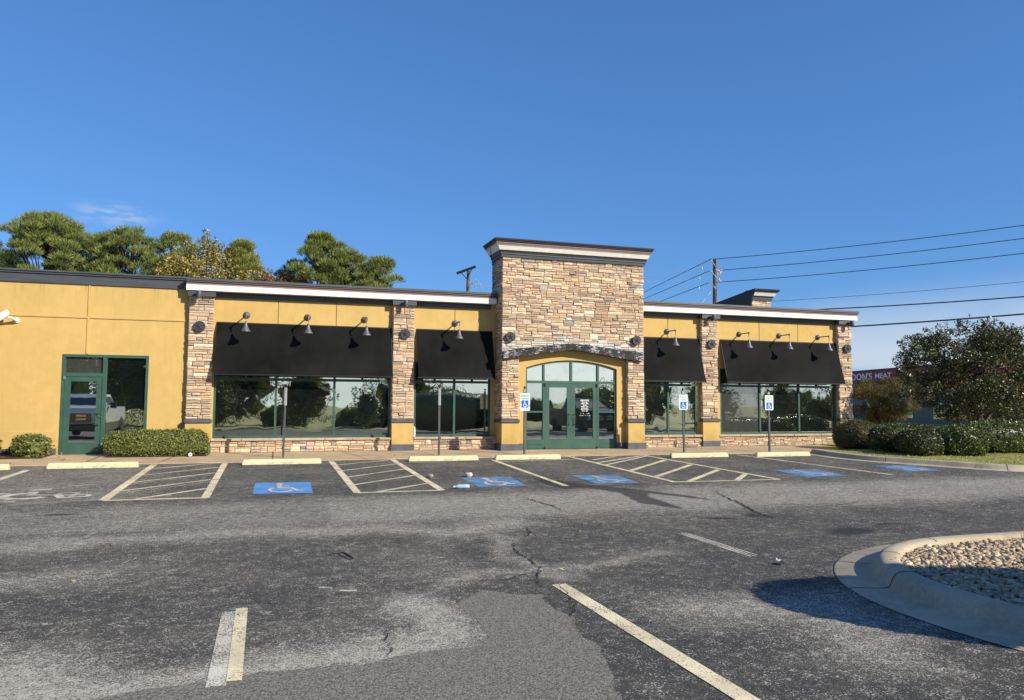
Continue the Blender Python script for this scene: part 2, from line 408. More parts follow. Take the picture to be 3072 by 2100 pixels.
# ------------------------------------------------------------------ stones
PAL=[(.73,.54,.355),(.66,.485,.325),(.80,.61,.415),(.64,.475,.345),(.72,.50,.28),(.72,.56,.42),(.44,.385,.335),(.84,.69,.50),(.54,.41,.295),(.69,.485,.36)]
PW=[22,18,20,11,7,12,5,12,5,8]
WHITE=[(.80,.77,.70)]
def stones(mb,u0,u1,v0,v1,mp,seed,hmin=.065,hmax=.135,dmax=.06,skip=None,paint=None):
    rnd=random.Random(seed)
    def stone(a,b,c,d):
        if skip and skip((a+b)/2,(c+d)/2): return
        g=.004
        a+=g;b-=g;c+=g;d-=g
        if b-a<.02 or d-c<.015: return
        col=rnd.choices(PAL,PW)[0]; k=rnd.gauss(1,.13); col=tuple(min(.92,max(.08,x*k)) for x in col)
        if paint and paint((a+b)/2,(c+d)/2,rnd): k=rnd.uniform(.8,1.08); col=tuple(x*k for x in WHITE[0])
        e=rnd.uniform(.2,1)*dmax; i=min(.012,(b-a)*.2,(d-c)*.22); j=lambda:rnd.uniform(-.005,.006)
        base=[(a,c),(b,c),(b,d),(a,d)]
        P=[mp(x,y,-.03) for x,y in base]
        mid=[mp(x+rnd.uniform(-.004,.004),y+rnd.uniform(-.003,.003),e-.012) for x,y in base]
        fr=[mp(x,y,e+rnd.uniform(-.007,.007)) for x,y in [(a+i+j(),c+i+j()),(b-i+j(),c+i+j()),(b-i+j(),d-i+j()),(a+i+j(),d-i+j())]]
        cx=mp((a+b)/2+rnd.uniform(-.2,.2)*(b-a),(c+d)/2,e+rnd.uniform(-.004,.016))
        vs=P+mid+fr+[cx]
        fs=[]
        for k in range(4):
            n=(k+1)%4; fs+= [(k,n,n+4,k+4),(k+4,n+4,n+8,k+8),(k+8,n+8,12)]
        mb.add(vs,fs,col)
    v=v0
    while v<v1-.01:
        h=rnd.uniform(hmin*1.6,hmax*1.7)
        if v+h>v1-hmin: h=v1-v
        u=u0
        while u<u1-.01:
            w=rnd.uniform(.13,.52)
            if u+w>u1-.12: w=u1-u
            p=rnd.random()
            if p<.16 and w<.34: stone(u,u+w,v,v+h)
            elif p<.82:
                s=h*rnd.uniform(.36,.64)
                for a,b in ((v,v+s),(v+s,v+h)):
                    if w>.3 and rnd.random()<.5:
                        q=u+w*rnd.uniform(.3,.7); stone(u,q,a,b); stone(q,u+w,a,b)
                    else: stone(u,u+w,a,b)
            else:
                s=h*rnd.uniform(.28,.36);t=h*rnd.uniform(.62,.7)
                for a,b in ((v,v+s),(v+s,v+t),(v+t,v+h)): stone(u,u+w,a,b)
            u+=w
        v+=h
front=lambda y:(lambda u,v,d:(u,y-d,v))
leftside=lambda x:(lambda u,v,d:(x-d,u,v))
rightside=lambda x:(lambda u,v,d:(x+d,u,v))

# ================================================================== SETTING
def sweep(pts,prof,zf,closed=False):
    """profile [(offset to the right of travel, height)] along a 2D path"""
    n=len(pts); v=[];fs=[]; m=len(prof)
    P=[np.array(p,float) for p in pts]
    for i in range(n):
        a=P[(i-1)%n] if closed or i>0 else P[i]; b=P[(i+1)%n] if closed or i<n-1 else P[i]
        d=b-a; d/=np.linalg.norm(d)+1e-9; nr=np.array([d[1],-d[0]])
        for o,z in prof:
            q=P[i]+nr*o; v.append((q[0],q[1],zf(q[0],q[1])+z))
    for i in range(n if closed else n-1):
        j=(i+1)%n
        for k in range(m-1): fs.append((i*m+k,j*m+k,j*m+k+1,i*m+k+1))
    mb=MB(); mb.add(v,fs,None,True); return mb
def smoothpath(pts,it=2):
    for _ in range(it):
        q=[pts[0]]
        for a,b in zip(pts[:-1],pts[1:]):
            q+= [(a[0]*.75+b[0]*.25,a[1]*.75+b[1]*.25),(a[0]*.25+b[0]*.75,a[1]*.25+b[1]*.75)]
        q.append(pts[-1]); pts=q
    return pts
# ground sheet to the horizon
mb=MB(); xs=[-900,-200,-60,0,60,200,900]; ys=[-900,-200,-34,0,60,200,900]
vv=[(x,y,T(x,y)-.07) for y in ys for x in xs]; n=len(xs)
mb.add(vv,[(j*n+i,j*n+i+1,(j+1)*n+i+1,(j+1)*n+i) for j in range(len(ys)-1) for i in range(n-1)])
struct(mb.build('ground',M['field']))

# asphalt lot with its wear measured per vertex
def asphalt():
    xs=np.unique(np.round(np.concatenate([[-60,-40,-25,-15],np.arange(-10,-4,.12),np.arange(-4,7,.05),np.arange(7,19.3,.1),[22,26,32,40,50]]),4))
    ys=np.unique(np.round(np.concatenate([[-38,-34,-30,-27,-24,-22],np.arange(-20,-12,.05),np.arange(-12,-2.6,.09),[-2.6]]),4))
    X,Y=np.meshgrid(xs,ys); P=np.stack([X.ravel(),Y.ravel()],1)
    Wp=P+np.stack([fbm(P,1.1,5)-.5,fbm(P,1.1,9)-.5],1)*.55
    Wf=P+np.stack([fbm(P,4,15)-.5,fbm(P,4,19)-.5],1)*.16
    g=lambda d,a,b: np.clip((b-d)/(b-a),0,1)**1.5
    x,y=Wp[:,0],Wp[:,1]
    w=np.full(len(P),.06); w=np.where(x>2.2,-.06,w)
    w=np.where(y>-9.0,.05+.2*g(np.abs(x+4),1,3),w)
    lane=g(np.abs(y+10.9),.9,2.2)
    w=np.maximum(w,lane*np.where(x>1,.52,.36))
    w=np.maximum(w,g(linedist(Wp,[(-6,-12.9),(-3,-12.6),(-.4,-12.45),(1.4,-12.4),(2.3,-13.0),(3.4,-12.4)]),.1,.85)*.54)
    w=np.maximum(w,g(linedist(Wp,[(-4,-14.9),(-1.8,-14.4)]),.1,.9)*.42)
    w=np.maximum(w,g(linedist(Wp,[(-2.6,-16.6),(-1.7,-17.4),(-1.2,-18.0)]),.1,1.1)*1.15)
    w=np.maximum(w,g(linedist(Wp,[(-.9,-17.7),(.2,-17.45),(1.0,-17.4),(1.5,-17.1),(1.45,-16.6),(1.3,-16.3)]),.08,.62)*.92)
    w=np.maximum(w,g(linedist(Wp,[(1.6,-15.9),(2.2,-15.4),(3.0,-15.3),(4.6,-14.9)]),.02,.30)*.38)
    w=np.maximum(w,g(linedist(Wp,[(3.6,-17.0),(4.9,-17.3),(4.4,-18.3)]),.1,1.0)*.50)
    w=np.maximum(w,g(linedist(Wp,[(2.8,-13.4),(2.8,-15.6)]),.05,.3)*.4)
    w=np.where(P[:,0]>9,np.maximum(w,lane*.40),w)
    patch=[(-3,-18.6),(-1.6,-18.05),(-.84,-17.74),(-.12,-17.63),(.3,-17.58),(.85,-17.58),(1.62,-17.42),(1.7,-16.81),(1.64,-16.32),(1.99,-15.98),(2.51,-16.31),(2.5,-16.93),(2.43,-17.65),(2.29,-18.27),(2.17,-18.69),(2.0,-20.5),(-3,-20.5)]
    B=np.clip(.5-sdf(Wf,patch)/.12,0,1)
    stain=[(5.43,-7.47),(5.35,-8.6),(5.48,-9.29),(5.75,-9.2),(6.04,-9.29),(6.3,-10.04),(6.1,-11.2),(6.3,-11.7),(6.54,-12.1),(6.62,-11.37),(6.58,-10.6),(6.85,-10.2),(7.3,-10.9),(7.75,-11.5),(7.3,-10.33),(6.8,-9.5),(6.1,-8.45),(5.75,-7.6)]
    G=np.clip(.5-sdf(Wf,stain)/.16,0,1)*.95
    for cx,cy,rx,ry,k in [(7.9,-14.3,.62,.42,.75),(6.7,-12.9,.5,.22,.6),(7.4,-12.9,.35,.3,.65),(-2.9,-10.4,.5,.14,.7),(1.0,-8.6,.6,.2,.35),(8.9,-14.0,.5,.18,.6),(3.2,-13.2,.5,.15,.35),(9.6,-12.6,.8,.12,.45),(3.6,-12.2,.8,.1,.35),(4.6,-17.9,.2,.12,.35),(1.0,-15.6,.12,.06,.5),(1.3,-12.3,.3,.1,.4)]:
        d=np.sqrt(((x-cx)/rx)**2+((y-cy)/ry)**2); G=np.maximum(G,np.clip(1.25-d,0,1)*k*1.2)
    # tyre scuff swept along the lane
    G=np.maximum(G,g(linedist(Wf,[(-4.5,-10.2),(-2,-9.9),(1,-9.35),(4,-9.15)]),.01,.11)*.55)
    V=np.stack([P[:,0],P[:,1],GR*np.maximum(np.minimum(P[:,1],0),-34)+0.002*(fbm(P,.5,33)-.5)],1)
    nx=len(xs); ny=len(ys)
    i=np.arange(nx-1)[None,:]+nx*np.arange(ny-1)[:,None]; i=i.ravel()
    F=np.stack([i,i+1,i+1+nx,i+nx],1)
    me=bpy.data.meshes.new('parking_lot')
    me.vertices.add(len(V)); me.vertices.foreach_set('co',V.astype(np.float32).ravel())
    me.loops.add(F.size); me.loops.foreach_set('vertex_index',F.astype(np.int32).ravel())
    me.polygons.add(len(F)); me.polygons.foreach_set('loop_start',np.arange(0,F.size,4,dtype=np.int32)); me.polygons.foreach_set('loop_total',np.full(len(F),4,dtype=np.int32))
    at=me.color_attributes.new('Wear','FLOAT_COLOR','POINT')
    at.data.foreach_set('color',np.stack([w,G,B,np.ones(len(P))],1).astype(np.float32).ravel())
    me.polygons.foreach_set('use_smooth',np.ones(len(F),bool))
    me.materials.append(M['asphalt']); me.update(calc_edges=True)
    struct(link('parking_lot',me))
asphalt()
# cracks in the asphalt
mb=MB()
def crackline(pts,wmin=.006,wmax=.02,seed=1,dz=.010):
    r=random.Random(seed); q=[]
    for a,b in zip(pts[:-1],pts[1:]):
        L=math.dist(a,b); k=max(2,int(L/.045))
        for i in range(k): t=i/k; q.append((a[0]+(b[0]-a[0])*t+r.gauss(0,.014),a[1]+(b[1]-a[1])*t+r.gauss(0,.014)))
    q.append(pts[-1]); v=[];fs=[]
    for i,p in enumerate(q):
        a=q[max(i-1,0)];b=q[min(i+1,len(q)-1)]; d=(b[0]-a[0],b[1]-a[1]); L=math.hypot(*d)+1e-6
        w=r.uniform(wmin,wmax)*.5*math.sin(PI*(.06+.88*i/len(q)))
        for s in (-1,1): x,y=p[0]-d[1]/L*w*s,p[1]+d[0]/L*w*s; v.append((x,y,T(x,y)+dz))
    for i in range(len(q)-1): fs.append((2*i,2*i+2,2*i+3,2*i+1))
    mb.add(v,fs)
for k,(c,w) in enumerate([([(4.31,-10.1),(4.4,-10.61),(4.51,-11.25),(4.49,-11.74)],.035),([(2.91,-13.51),(2.97,-13.88),(2.84,-14.42),(2.86,-14.81),(2.87,-15.05),(2.83,-15.34),(2.62,-15.74),(2.63,-15.99),(2.65,-16.18)],.026),
      ([(2.91,-15.81),(2.79,-16.0),(2.77,-16.27),(2.68,-16.63),(2.5,-17.1),(2.43,-17.35)],.016),([(8.21,-10.23),(7.99,-10.93),(7.75,-11.83),(7.46,-12.67),(7.43,-13.46)],.05),([(3.46,-12.89),(3.4,-13.29),(3.29,-13.55),(3.13,-13.63)],.025),
      ([(2.83,-15.34),(2.4,-15.62),(2.1,-15.75)],.02),([(7.75,-11.83),(8.3,-12.3),(9.2,-12.3),(10.4,-11.9)],.025),([(.95,-16.9),(.9,-17.15),(.93,-17.35),(.85,-17.55)],.016),([(2.2,-13.0),(2.3,-13.2),(2.45,-13.1)],.018)]):
    crackline(c,w*.35,w,k)
struct(mb.build('road_crack',M['crack']))

# painted markings
def ribbon(mb,pts,w,dz):
    v=[];fs=[]
    for i,p in enumerate(pts):
        a=pts[max(i-1,0)];b=pts[min(i+1,len(pts)-1)]; d=(b[0]-a[0],b[1]-a[1]); L=math.hypot(*d)+1e-9
        for s in (-1,1): x,y=p[0]-d[1]/L*w*.5*s,p[1]+d[0]/L*w*.5*s; v.append((x,y,T(x,y)+dz))
    fs=[(2*i,2*i+2,2*i+3,2*i+1) for i in range(len(pts)-1)]
    mb.add(v,fs)
def seg(a,b,n=24): return [(a[0]+(b[0]-a[0])*i/n,a[1]+(b[1]-a[1])*i/n) for i in range(n+1)]
mb=MB(); Zl=.006
for a,b,w in [((-2.6,-3.12),(-2.6,-8.98),.15),((-1.02,-3.08),(-1.02,-9.05),.14),((1.53,-3.0),(1.56,-8.98),.14),((3.12,-2.9),(3.13,-8.98),.14),((5.72,-3.3),(5.68,-8.9),.12),
              ((8.14,-2.75),(8.18,-8.78),.12),((10.5,-2.9),(10.72,-8.82),.12),((13.45,-3.2),(14.05,-8.6),.11),((-5.05,-3.9),(-5.15,-8.2),.14),
              ((2.80,-15.95),(3.02,-20.5),.155),((-8.2,-3.9),(-8.3,-9),.14)]:
    ribbon(mb,seg(a,b),w,Zl)
for a,b,w in [((-2.5,-4.05),(-1.1,-2.95),.06),((-2.52,-5.35),(-1.1,-4.0),.06),((-2.53,-6.6),(-1.1,-5.15),.07),((-2.53,-7.85),(-1.1,-6.4),.07),((-2.15,-8.98),(-1.1,-7.8),.08),((-2.6,-9.0),(-1.0,-9.03),.10),
              ((1.6,-4.0),(3.06,-2.95),.06),((1.6,-5.3),(3.06,-4.0),.06),((1.6,-6.55),(3.06,-5.2),.07),((1.6,-7.85),(3.06,-6.5),.07),((1.9,-8.95),(3.06,-7.9),.08),((1.56,-8.98),(3.13,-8.96),.09),
              ((8.4,-3.95),(9.6,-2.95),.08),((8.18,-4.7),(10.4,-3.0),.09),((8.18,-5.25),(10.45,-3.15),.07),((8.2,-6.62),(10.42,-4.3),.11),((8.22,-7.85),(10.45,-5.6),.11),((8.55,-8.72),(10.5,-6.8),.11),((9.7,-8.76),(10.62,-7.75),.11),((8.17,-8.77),(10.75,-8.84),.08)]:
    ribbon(mb,seg(a,b),w*1.2,Zl-.001)
ribbon(mb,seg((-.19,-16.0),(-.18,-17.72)),.10,Zl+.001)
struct(mb.build('parking_line_markings',M['line']))
mb=MB()
ribbon(mb,seg((-.285,-16.07),(-.29,-17.78)),.125,Zl-.002)
for a,b in [((5.36,-13.84),(5.46,-15.35)),((5.41,-13.84),(5.52,-15.35))]: ribbon(mb,seg(a,b),.035,Zl)
ribbon(mb,seg((5.46,-13.84),(5.58,-15.3)),.03,Zl)
for a,b,w in [((2.6,-3.9),(8.1,-3.0),.05),((5.8,-3.9),(8.0,-3.6),.10),((-2.5,-8.1),(-1.1,-6.75),.035),((-2.5,-6.85),(-1.2,-5.4),.03),((.5,-15.45),(.62,-15.5),.05),((.68,-15.62),(.84,-15.66),.05),((-1.6,-8.6),(-4.0,-9.2),.03),((-3.6,-6.9),(-3.1,-6.75),.05),((-4.1,-4.7),(-3.2,-4.5),.04),((-3.7,-5.3),(-3.2,-5.0),.03)]: ribbon(mb,seg(a,b),w,Zl-.003)
struct(mb.build('worn_line_markings',M['ghost']))

# wheelchair symbol, drawn once in a unit square (x right, y up) as strips
def arcpts(cx,cy,r,a0,a1,n=18): return [(cx+r*math.cos(math.radians(a0+(a1-a0)*i/n)),cy+r*math.sin(math.radians(a0+(a1-a0)*i/n))) for i in range(n+1)]
def chair_symbol(mb,mp,k=1.0):
    def strip(pts,w):
        v=[];fs=[]
        for i,p in enumerate(pts):
            a=pts[max(i-1,0)];b=pts[min(i+1,len(pts)-1)]; d=(b[0]-a[0],b[1]-a[1]); L=math.hypot(*d)+1e-9
            for s in (-1,1): v.append(mp(p[0]-d[1]/L*w*.5*s,p[1]+d[0]/L*w*.5*s))
        mb.add(v,[(2*i,2*i+2,2*i+3,2*i+1) for i in range(len(pts)-1)])
    mb.add([mp(*p) for p in arcpts(.42,.86,.075,0,360,16)[:-1]],[tuple(range(16))])
    strip([(.415,.77),(.43,.46)],.10*k)
    strip([(.43,.62),(.62,.62)],.06*k)
    strip([(.40,.455),(.66,.455),(.77,.20),(.87,.235)],.075*k)
    strip(arcpts(.45,.31,.215,128,345,26),.065*k)
def pad(bx,label,blue,sym,seed,group='blue wheelchair squares painted on the parking bays'):
    """bx: far-left, far-right, near-right, near-left corners on the lot"""
    A,B_,C_,D_=[np.array(p) for p in bx]
    cen=(A+B_+C_+D_)/4
    root=thing('accessible_parking_symbol',label,'painted symbol',(cen[0],cen[1],T(*cen)),group)
    mp=lambda u,v,dz: (lambda p:(p[0],p[1],T(p[0],p[1])+dz))((A*(1-u)+B_*u)*v+(D_*(1-u)+C_*u)*(1-v))
    q=MB(); n=8
    vs=[mp(i/n,j/n,.005) for j in range(n+1) for i in range(n+1)]
    q.add(vs,[(j*(n+1)+i,j*(n+1)+i+1,(j+1)*(n+1)+i+1,(j+1)*(n+1)+i) for j in range(n) for i in range(n)])
    q.build('blue_square',blue,root)
    q=MB(); chair_symbol(q,lambda u,v:mp(.06+.9*u,.02+.96*v,.0085)); q.build('wheelchair_figure',sym,root)
pad([(-.24,-7.15),(.81,-7.22),(.78,-8.82),(-.26,-8.72)],'bright blue square with a crisp white wheelchair figure in front of the long window','' or M['blue'],M['symwhite'],1)
pad([(3.95,-7.12),(5.02,-7.17),(4.92,-8.68),(3.93,-8.66)],'scuffed blue wheelchair square just beyond the crushed blue bottle and two rocks',M['bluefade'],M['symwhite'],2)
pad([(6.46,-7.2),(7.50,-7.35),(7.36,-8.72),(6.42,-8.7)],'most worn blue wheelchair square, beside the dark oil stain and the wide hatched aisle',M['bluefade'],M['symfade'],3)
pad([(11.85,-7.12),(12.98,-7.24),(12.80,-8.55),(11.66,-8.56)],'blue wheelchair square to the right of the wide hatched aisle before the signed bay',M['bluefade'],M['symfade'],4)
pad([(15.27,-6.75),(16.3,-6.9),(16.05,-8.1),(15.0,-8.12)],'blue wheelchair square lying next to the curved kerb by the lawn',M['bluefade'],M['symfade'],5)
root=thing('accessible_parking_symbol','ghostly worn white wheelchair outline without any blue, in the leftmost bay','painted symbol',(-3.9,-8.2,T(0,-8.2)))
q=MB(); mpf=lambda u,v:(lambda x,y:(x,y,T(x,y)+.005))(-4.62+1.75*u,-8.95+1.75*v)
for pts,w in [(arcpts(.40,.45,.2,100,330,20),.10),([(.38,.75),(.42,.5),(.66,.47),(.74,.25),(.9,.3)],.09),(arcpts(.74,.52,.09,0,360,14),.05),(arcpts(.88,.36,.08,0,360,14),.05),([(.02,.3),(.15,.1),(.4,.08)],.10),([(-.05,.62),(.2,.66)],.08),([(.3,.9),(.5,.92)],.10)]:
    v=[]
    for i,p in enumerate(pts):
        a=pts[max(i-1,0)];b=pts[min(i+1,len(pts)-1)]; d=(b[0]-a[0],b[1]-a[1]); L=math.hypot(*d)+1e-9
        for s in (-1,1): v.append(mpf(p[0]-d[1]/L*w*.5*s,p[1]+d[0]/L*w*.5*s))
    q.add(v,[(2*i,2*i+2,2*i+3,2*i+1) for i in range(len(pts)-1)])
q.build('wheelchair_figure',M['ghost'],root)

# sidewalk along the front
mb=MB(); edge=[(-16,-2.9),(-9,-2.9),(-5.9,-2.88),(-2.2,-2.97),(1,-2.88),(2.5,-2.78),(6.1,-2.82),(10.6,-2.78),(14.7,-2.9),(16.1,-3.1),(17.3,-3.28),(19.1,-3.3)]
v=[]
for x,y in edge: v+= [(x,y,T(x,y)-.05),(x,y,T(x,y)+.022),(x,.3,.006)]
fs=[]
for i in range(len(edge)-1): fs+= [(3*i,3*i+3,3*i+4,3*i+1),(3*i+1,3*i+4,3*i+5,3*i+2)]
mb.add(v,fs); struct(mb.build('sidewalk',M['concrete']))
mb=MB()
for a,b in [((-2.35,-1.1),(-2.55,-2.93)),((.12,-.1),(.1,-2.85)),((2.05,-.15),(2.45,-2.77)),((-4.2,-.1),(-4.2,-2.9)),((4.2,-.15),(4.55,-2.75)),((6.6,-.8),(6.6,-2.8)),((9.2,-.6),(9.2,-2.77)),((12,-.15),(12,-2.8)),((14.3,-.2),(14.3,-2.85)),((16.4,-.15),(16.4,-3.1)),((-1.7,-1.35),(2.3,-1.5)),((2.3,-1.5),(19,-1.5))]:
    ribbon(mb,seg(a,b,6),.016,.0255)
struct(mb.build('sidewalk_joint_lines',M['crack']))

# lawn bed and its kerb, right of the bays
kp=smoothpath([(16.15,-3.15),(16.0,-4.2),(16.02,-4.9),(16.25,-5.8),(16.95,-6.95),(17.55,-8.05),(18.1,-8.6),(19.4,-8.95),(22,-9.0),(45,-9.0)])
hk=lambda x,y:T(x,y)
mb=sweep(kp,[(.34,.006),(.02,.012),(0,.03),(-.03,.115),(-.06,.135),(-.17,.14),(-.19,.10)],hk)
struct(mb.build('lawn_kerb',M['kerb']))
ins=[]
for i,p in enumerate(kp):
    a=np.array(kp[max(i-1,0)]);b=np.array(kp[min(i+1,len(kp)-1)]); d=(b-a)/np.linalg.norm(b-a); q_=np.array(p)-np.array([d[1],-d[0]])*.18; ins.append(tuple(q_))
mb=MB(); poly=ins+[(45,-.02),(20.75,-.02),(20.75,-3.1),(19.0,-3.32)]
mb.add([(x,y,T(x,y)+.115) for x,y in poly],[tuple(range(len(poly)))])
mb.add([(20.75,-.02,.115),(45,-.02,.115),(60,14,.02),(20.75,14,.02)],[(0,1,2,3)])
mb.add([(19.0,-3.32,.04),(19,-.1,.02),(20.75,-.1,.115),(20.75,-3.1,.08)],[(0,3,2,1)])
struct(mb.build('lawn',M['lawn']))
# grass blades on the strip in front of the hedges
n=9000; px=RNG.uniform(16.3,30,n); py=RNG.uniform(-8.8,-4,n); P=np.stack([px,py],1); ok=inside(P,poly); P=P[ok]
pos=np.stack([P[:,0],P[:,1],GR*P[:,1]+.135],1)
ax=unit(len(P))*.6+np.array([0,0,1.0])
struct(leaf_mesh('grass',pos,ax,RNG.uniform(.04,.08,len(P)),.012,colours(len(P),[(.24,.28,.08),(.36,.36,.13),(.44,.40,.18)],[5,4,2]),M['leaf']),'stuff')
# bed of mulch at the left hedge
mb=MB()
for x0,x1 in ((-9,-5.45),(-4.05,-1.55)):
    mb.add([(x0,-1.16,T(0,-1.16)+.035),(x1,-1.16,T(0,-1.16)+.035),(x1,-.02,.035),(x0,-.02,.035)],[(0,1,2,3)])
struct(mb.build('planting_bed_ground',M['mulch']))
# pale drive and far road across the field on the right
mb=MB()
mb.add([(20.75,21,-.05),(90,26,-.05),(90,27.2,-.05),(20.75,22.2,-.05)],[(0,1,2,3)]); struct(mb.build('path',M['concrete']))
mb=MB(); mb.add([(30,70,-.05),(300,70,-.05),(300,90,-.05),(30,90,-.05)],[(0,1,2,3)]); struct(mb.build('road',simple('far_asphalt',(.09,.095,.11),.9)))

def kerb_joint(pts,i,prof,mb):
    a=np.array(pts[i-1]);b=np.array(pts[i+1]); d=(b-a)/np.linalg.norm(b-a); nr=np.array([d[1],-d[0]]); v=[]
    for o,z in prof:
        for sgn in (-1,1): q=np.array(pts[i])+nr*o+d*.007*sgn; v.append((q[0],q[1],T(q[0],q[1])+z+.004))
    mb.add(v,[(2*k,2*k+1,2*k+3,2*k+2) for k in range(len(prof)-1)])
mb=MB()
for i in (14,24): kerb_joint(kp,i,[(.34,.006),(.02,.012),(0,.03),(-.03,.115),(-.06,.135),(-.17,.14)],mb)
struct(mb.build('kerb_joint_lines',M['crack']))
# ---- planter island in the foreground
isl=[(34,-15.62),(10,-15.62),(8.3,-15.62)]
isl+= [(8.1+2.25*math.cos(math.radians(a)),-17.7+2.08*math.sin(math.radians(a))) for a in range(100,185,8)]
isl+= [(5.9,-18.4),(6.25,-19.5),(7.1,-21.2),(8.6,-22.2),(10.5,-22.5),(34,-22.5)]
isl=smoothpath(isl,2)
prof=[(.46,.006),(.44,.016),(.12,.02),(.075,.038),(.045,.11),(.015,.160),(-.03,.182),(-.08,.188),(-.16,.186),(-.20,.165),(-.21,.07)]
mb=sweep(isl,prof,hk); struct(mb.build('island_kerb',M['kerb']))
mb=MB()
for i in (14,30,44): kerb_joint(isl,i,prof[:-1],mb)
struct(mb.build('island_joint_lines',M['crack']))
inn=[]
for i,p in enumerate(isl):
    a=np.array(isl[max(i-1,0)]);b=np.array(isl[min(i+1,len(isl)-1)]); d=(b-a)/np.linalg.norm(b-a); inn.append(tuple(np.array(p)-np.array([d[1],-d[0]])*.2))
mb=MB(); mb.add([(x,y,T(x,y)+.095) for x,y in inn],[tuple(range(len(inn)))]); struct(mb.build('island_soil_ground',M['mulch']))
# river pebbles
def pebbles():
    N=21000
    P=np.stack([RNG.uniform(5.9,11.0,N),RNG.uniform(-19.8,-15.7,N)],1)
    P=P[inside(P,inn)]
    d=linedist(P,inn); P=P[d>.015]; n=len(P)
    t=(1+5**.5)/2
    iv=np.array([(-1,t,0),(1,t,0),(-1,-t,0),(1,-t,0),(0,-1,t),(0,1,t),(0,-1,-t),(0,1,-t),(t,0,-1),(t,0,1),(-t,0,-1),(-t,0,1)],float); iv/=np.linalg.norm(iv[0])
    fi=[(0,11,5),(0,5,1),(0,1,7),(0,7,10),(0,10,11),(1,5,9),(5,11,4),(11,10,2),(10,7,6),(7,1,8),(3,9,4),(3,4,2),(3,2,6),(3,6,8),(3,8,9),(4,9,5),(2,4,11),(6,2,10),(8,6,7),(9,8,1)]
    V=np.zeros((n,12,3)); 
    s=RNG.gamma(5,.0036,n)+.006; s=np.minimum(s,.06)
    sh=np.stack([RNG.uniform(.9,1.6,n),RNG.uniform(.7,1.05,n),RNG.uniform(.45,.75,n)],1)*s[:,None]
    R=RNG.uniform(0,2*PI,n); tl=RNG.normal(0,.35,n)
    L=iv[None]*(1+RNG.normal(0,.10,(n,12,1)))*sh[:,None,:]
    x=L[:,:,0]*np.cos(tl)[:,None]-L[:,:,2]*np.sin(tl)[:,None]; z=L[:,:,0]*np.sin(tl)[:,None]+L[:,:,2]*np.cos(tl)[:,None]; y=L[:,:,1]
    V[:,:,0]=x*np.cos(R)[:,None]-y*np.sin(R)[:,None]+P[:,0:1]; V[:,:,1]=x*np.sin(R)[:,None]+y*np.cos(R)[:,None]+P[:,1:2]
    V[:,:,2]=z+(GR*P[:,1]+.105+RNG.uniform(0,.03,n))[:,None]
    F=(np.array(fi)[None]+12*np.arange(n)[:,None,None]).reshape(-1,3)
    me=bpy.data.meshes.new('gravel'); me.from_pydata(V.reshape(-1,3).tolist(),[],F.tolist())
    at=me.color_attributes.new('Col','FLOAT_COLOR','POINT')
    c=colours(n,[(.54,.41,.26),(.64,.52,.35),(.40,.30,.20),(.48,.34,.19),(.32,.27,.21),(.74,.63,.46)],[6,5,4,3,2,3],.15)
    at.data.foreach_set('color',np.concatenate([np.repeat(c,12,0),np.ones((12*n,1))],1).astype(np.float32).ravel())
    me.polygons.foreach_set('use_smooth',np.ones(len(F),bool))
    b=NB('pebble'); me.materials.append(b.done(b.bsdf(b.attr('Col').outputs['Color'],.75,b.bump(b.noise(b.coord(),60,4),.4,.006),0,.3)))
    me.update(); struct(link('gravel',me),'stuff')
pebbles()

# ================================================================== BUILDING
bld=thing('restaurant_building','single-storey mustard stucco restaurant with ledgestone piers, arched entrance tower and white cornice','building',(0,0,0))
BACK=17.0
# main walls (one stucco shell with its openings left free)
mb=MB()
def wallbox(x0,x1,z0,z1,y0=0.0,y1=.3): mb.box(x0,x1,y0,y1,z0,z1)
wallbox(-14,-5.36,-.3,4.9); wallbox(-5.36,-3.24,2.70,4.9); wallbox(-3.24,-1.54,-.3,4.9); wallbox(-4.30,-3.24,-.3,.44)
wallbox(-1.54,20.45,2.70,4.62)
for a,b in ((3.47,4.19),(6.62,7.0),(11.3,12.0),(14.03,14.95),(19.83,20.45)): wallbox(a,b,-.3,2.70)
for a,b in ((-1.54,3.47),(4.19,6.62),(12.0,14.03),(14.95,19.83)): wallbox(a,b,-.3,.40)
mb.box(20.15,20.45,.3,BACK,-.3,4.62); mb.box(-14,20.45,BACK,BACK+.3,-.3,4.62); mb.box(-14,-13.7,.3,BACK,-.3,4.9)
mb.build('wall',M['yellow'],bld)
# dark interior box so nothing shines through
mb=MB(); mb.box(-13.6,20.1,1.2,1.25,-.2,4.5); mb.build('interior_wall',M['black'],bld)
# stucco reveals and raised bands
mb=MB()
mb.box(-14,-2.3,-.026,0,3.69,3.74); mb.box(-4.805,-4.75,-.022,0,2.72,3.689); mb.box(-4.805,-4.75,-.022,0,3.741,4.6)
mb.box(-14,-5.42,-.035,0,.17,.62); mb.box(-3.19,-2.3,-.035,0,.17,.62)
mb.build('stucco_band',M['yellow'],bld)
mj=simple('joint_shadow',(.16,.10,.03),.9)
for x in (.16,1.82,5.45,12.92,16.58,18.22): mb=MB(); mb.box(x-.009,x+.009,-.004,0,3.70,4.40); mb.build('control_joint',mj,bld)
mb=MB(); mb.box(-14,-5.42,-.05,0,-.1,.17); mb.box(-3.19,-2.28,-.05,0,-.1,.17); mb.build('base_trim',M['basegrey'],bld)
# left wing parapet
mb=MB(); mb.box(-14,-2.33,-.045,.3,4.605,4.84); mb.build('parapet_band',M['grey'],bld)
mb=MB(); mb.box(-14,-2.33,-.085,.3,4.852,4.895); mb.box(-14,-2.33,-.12,.32,4.90,4.945); mb.build('parapet_cap',M['capgrey'],bld)
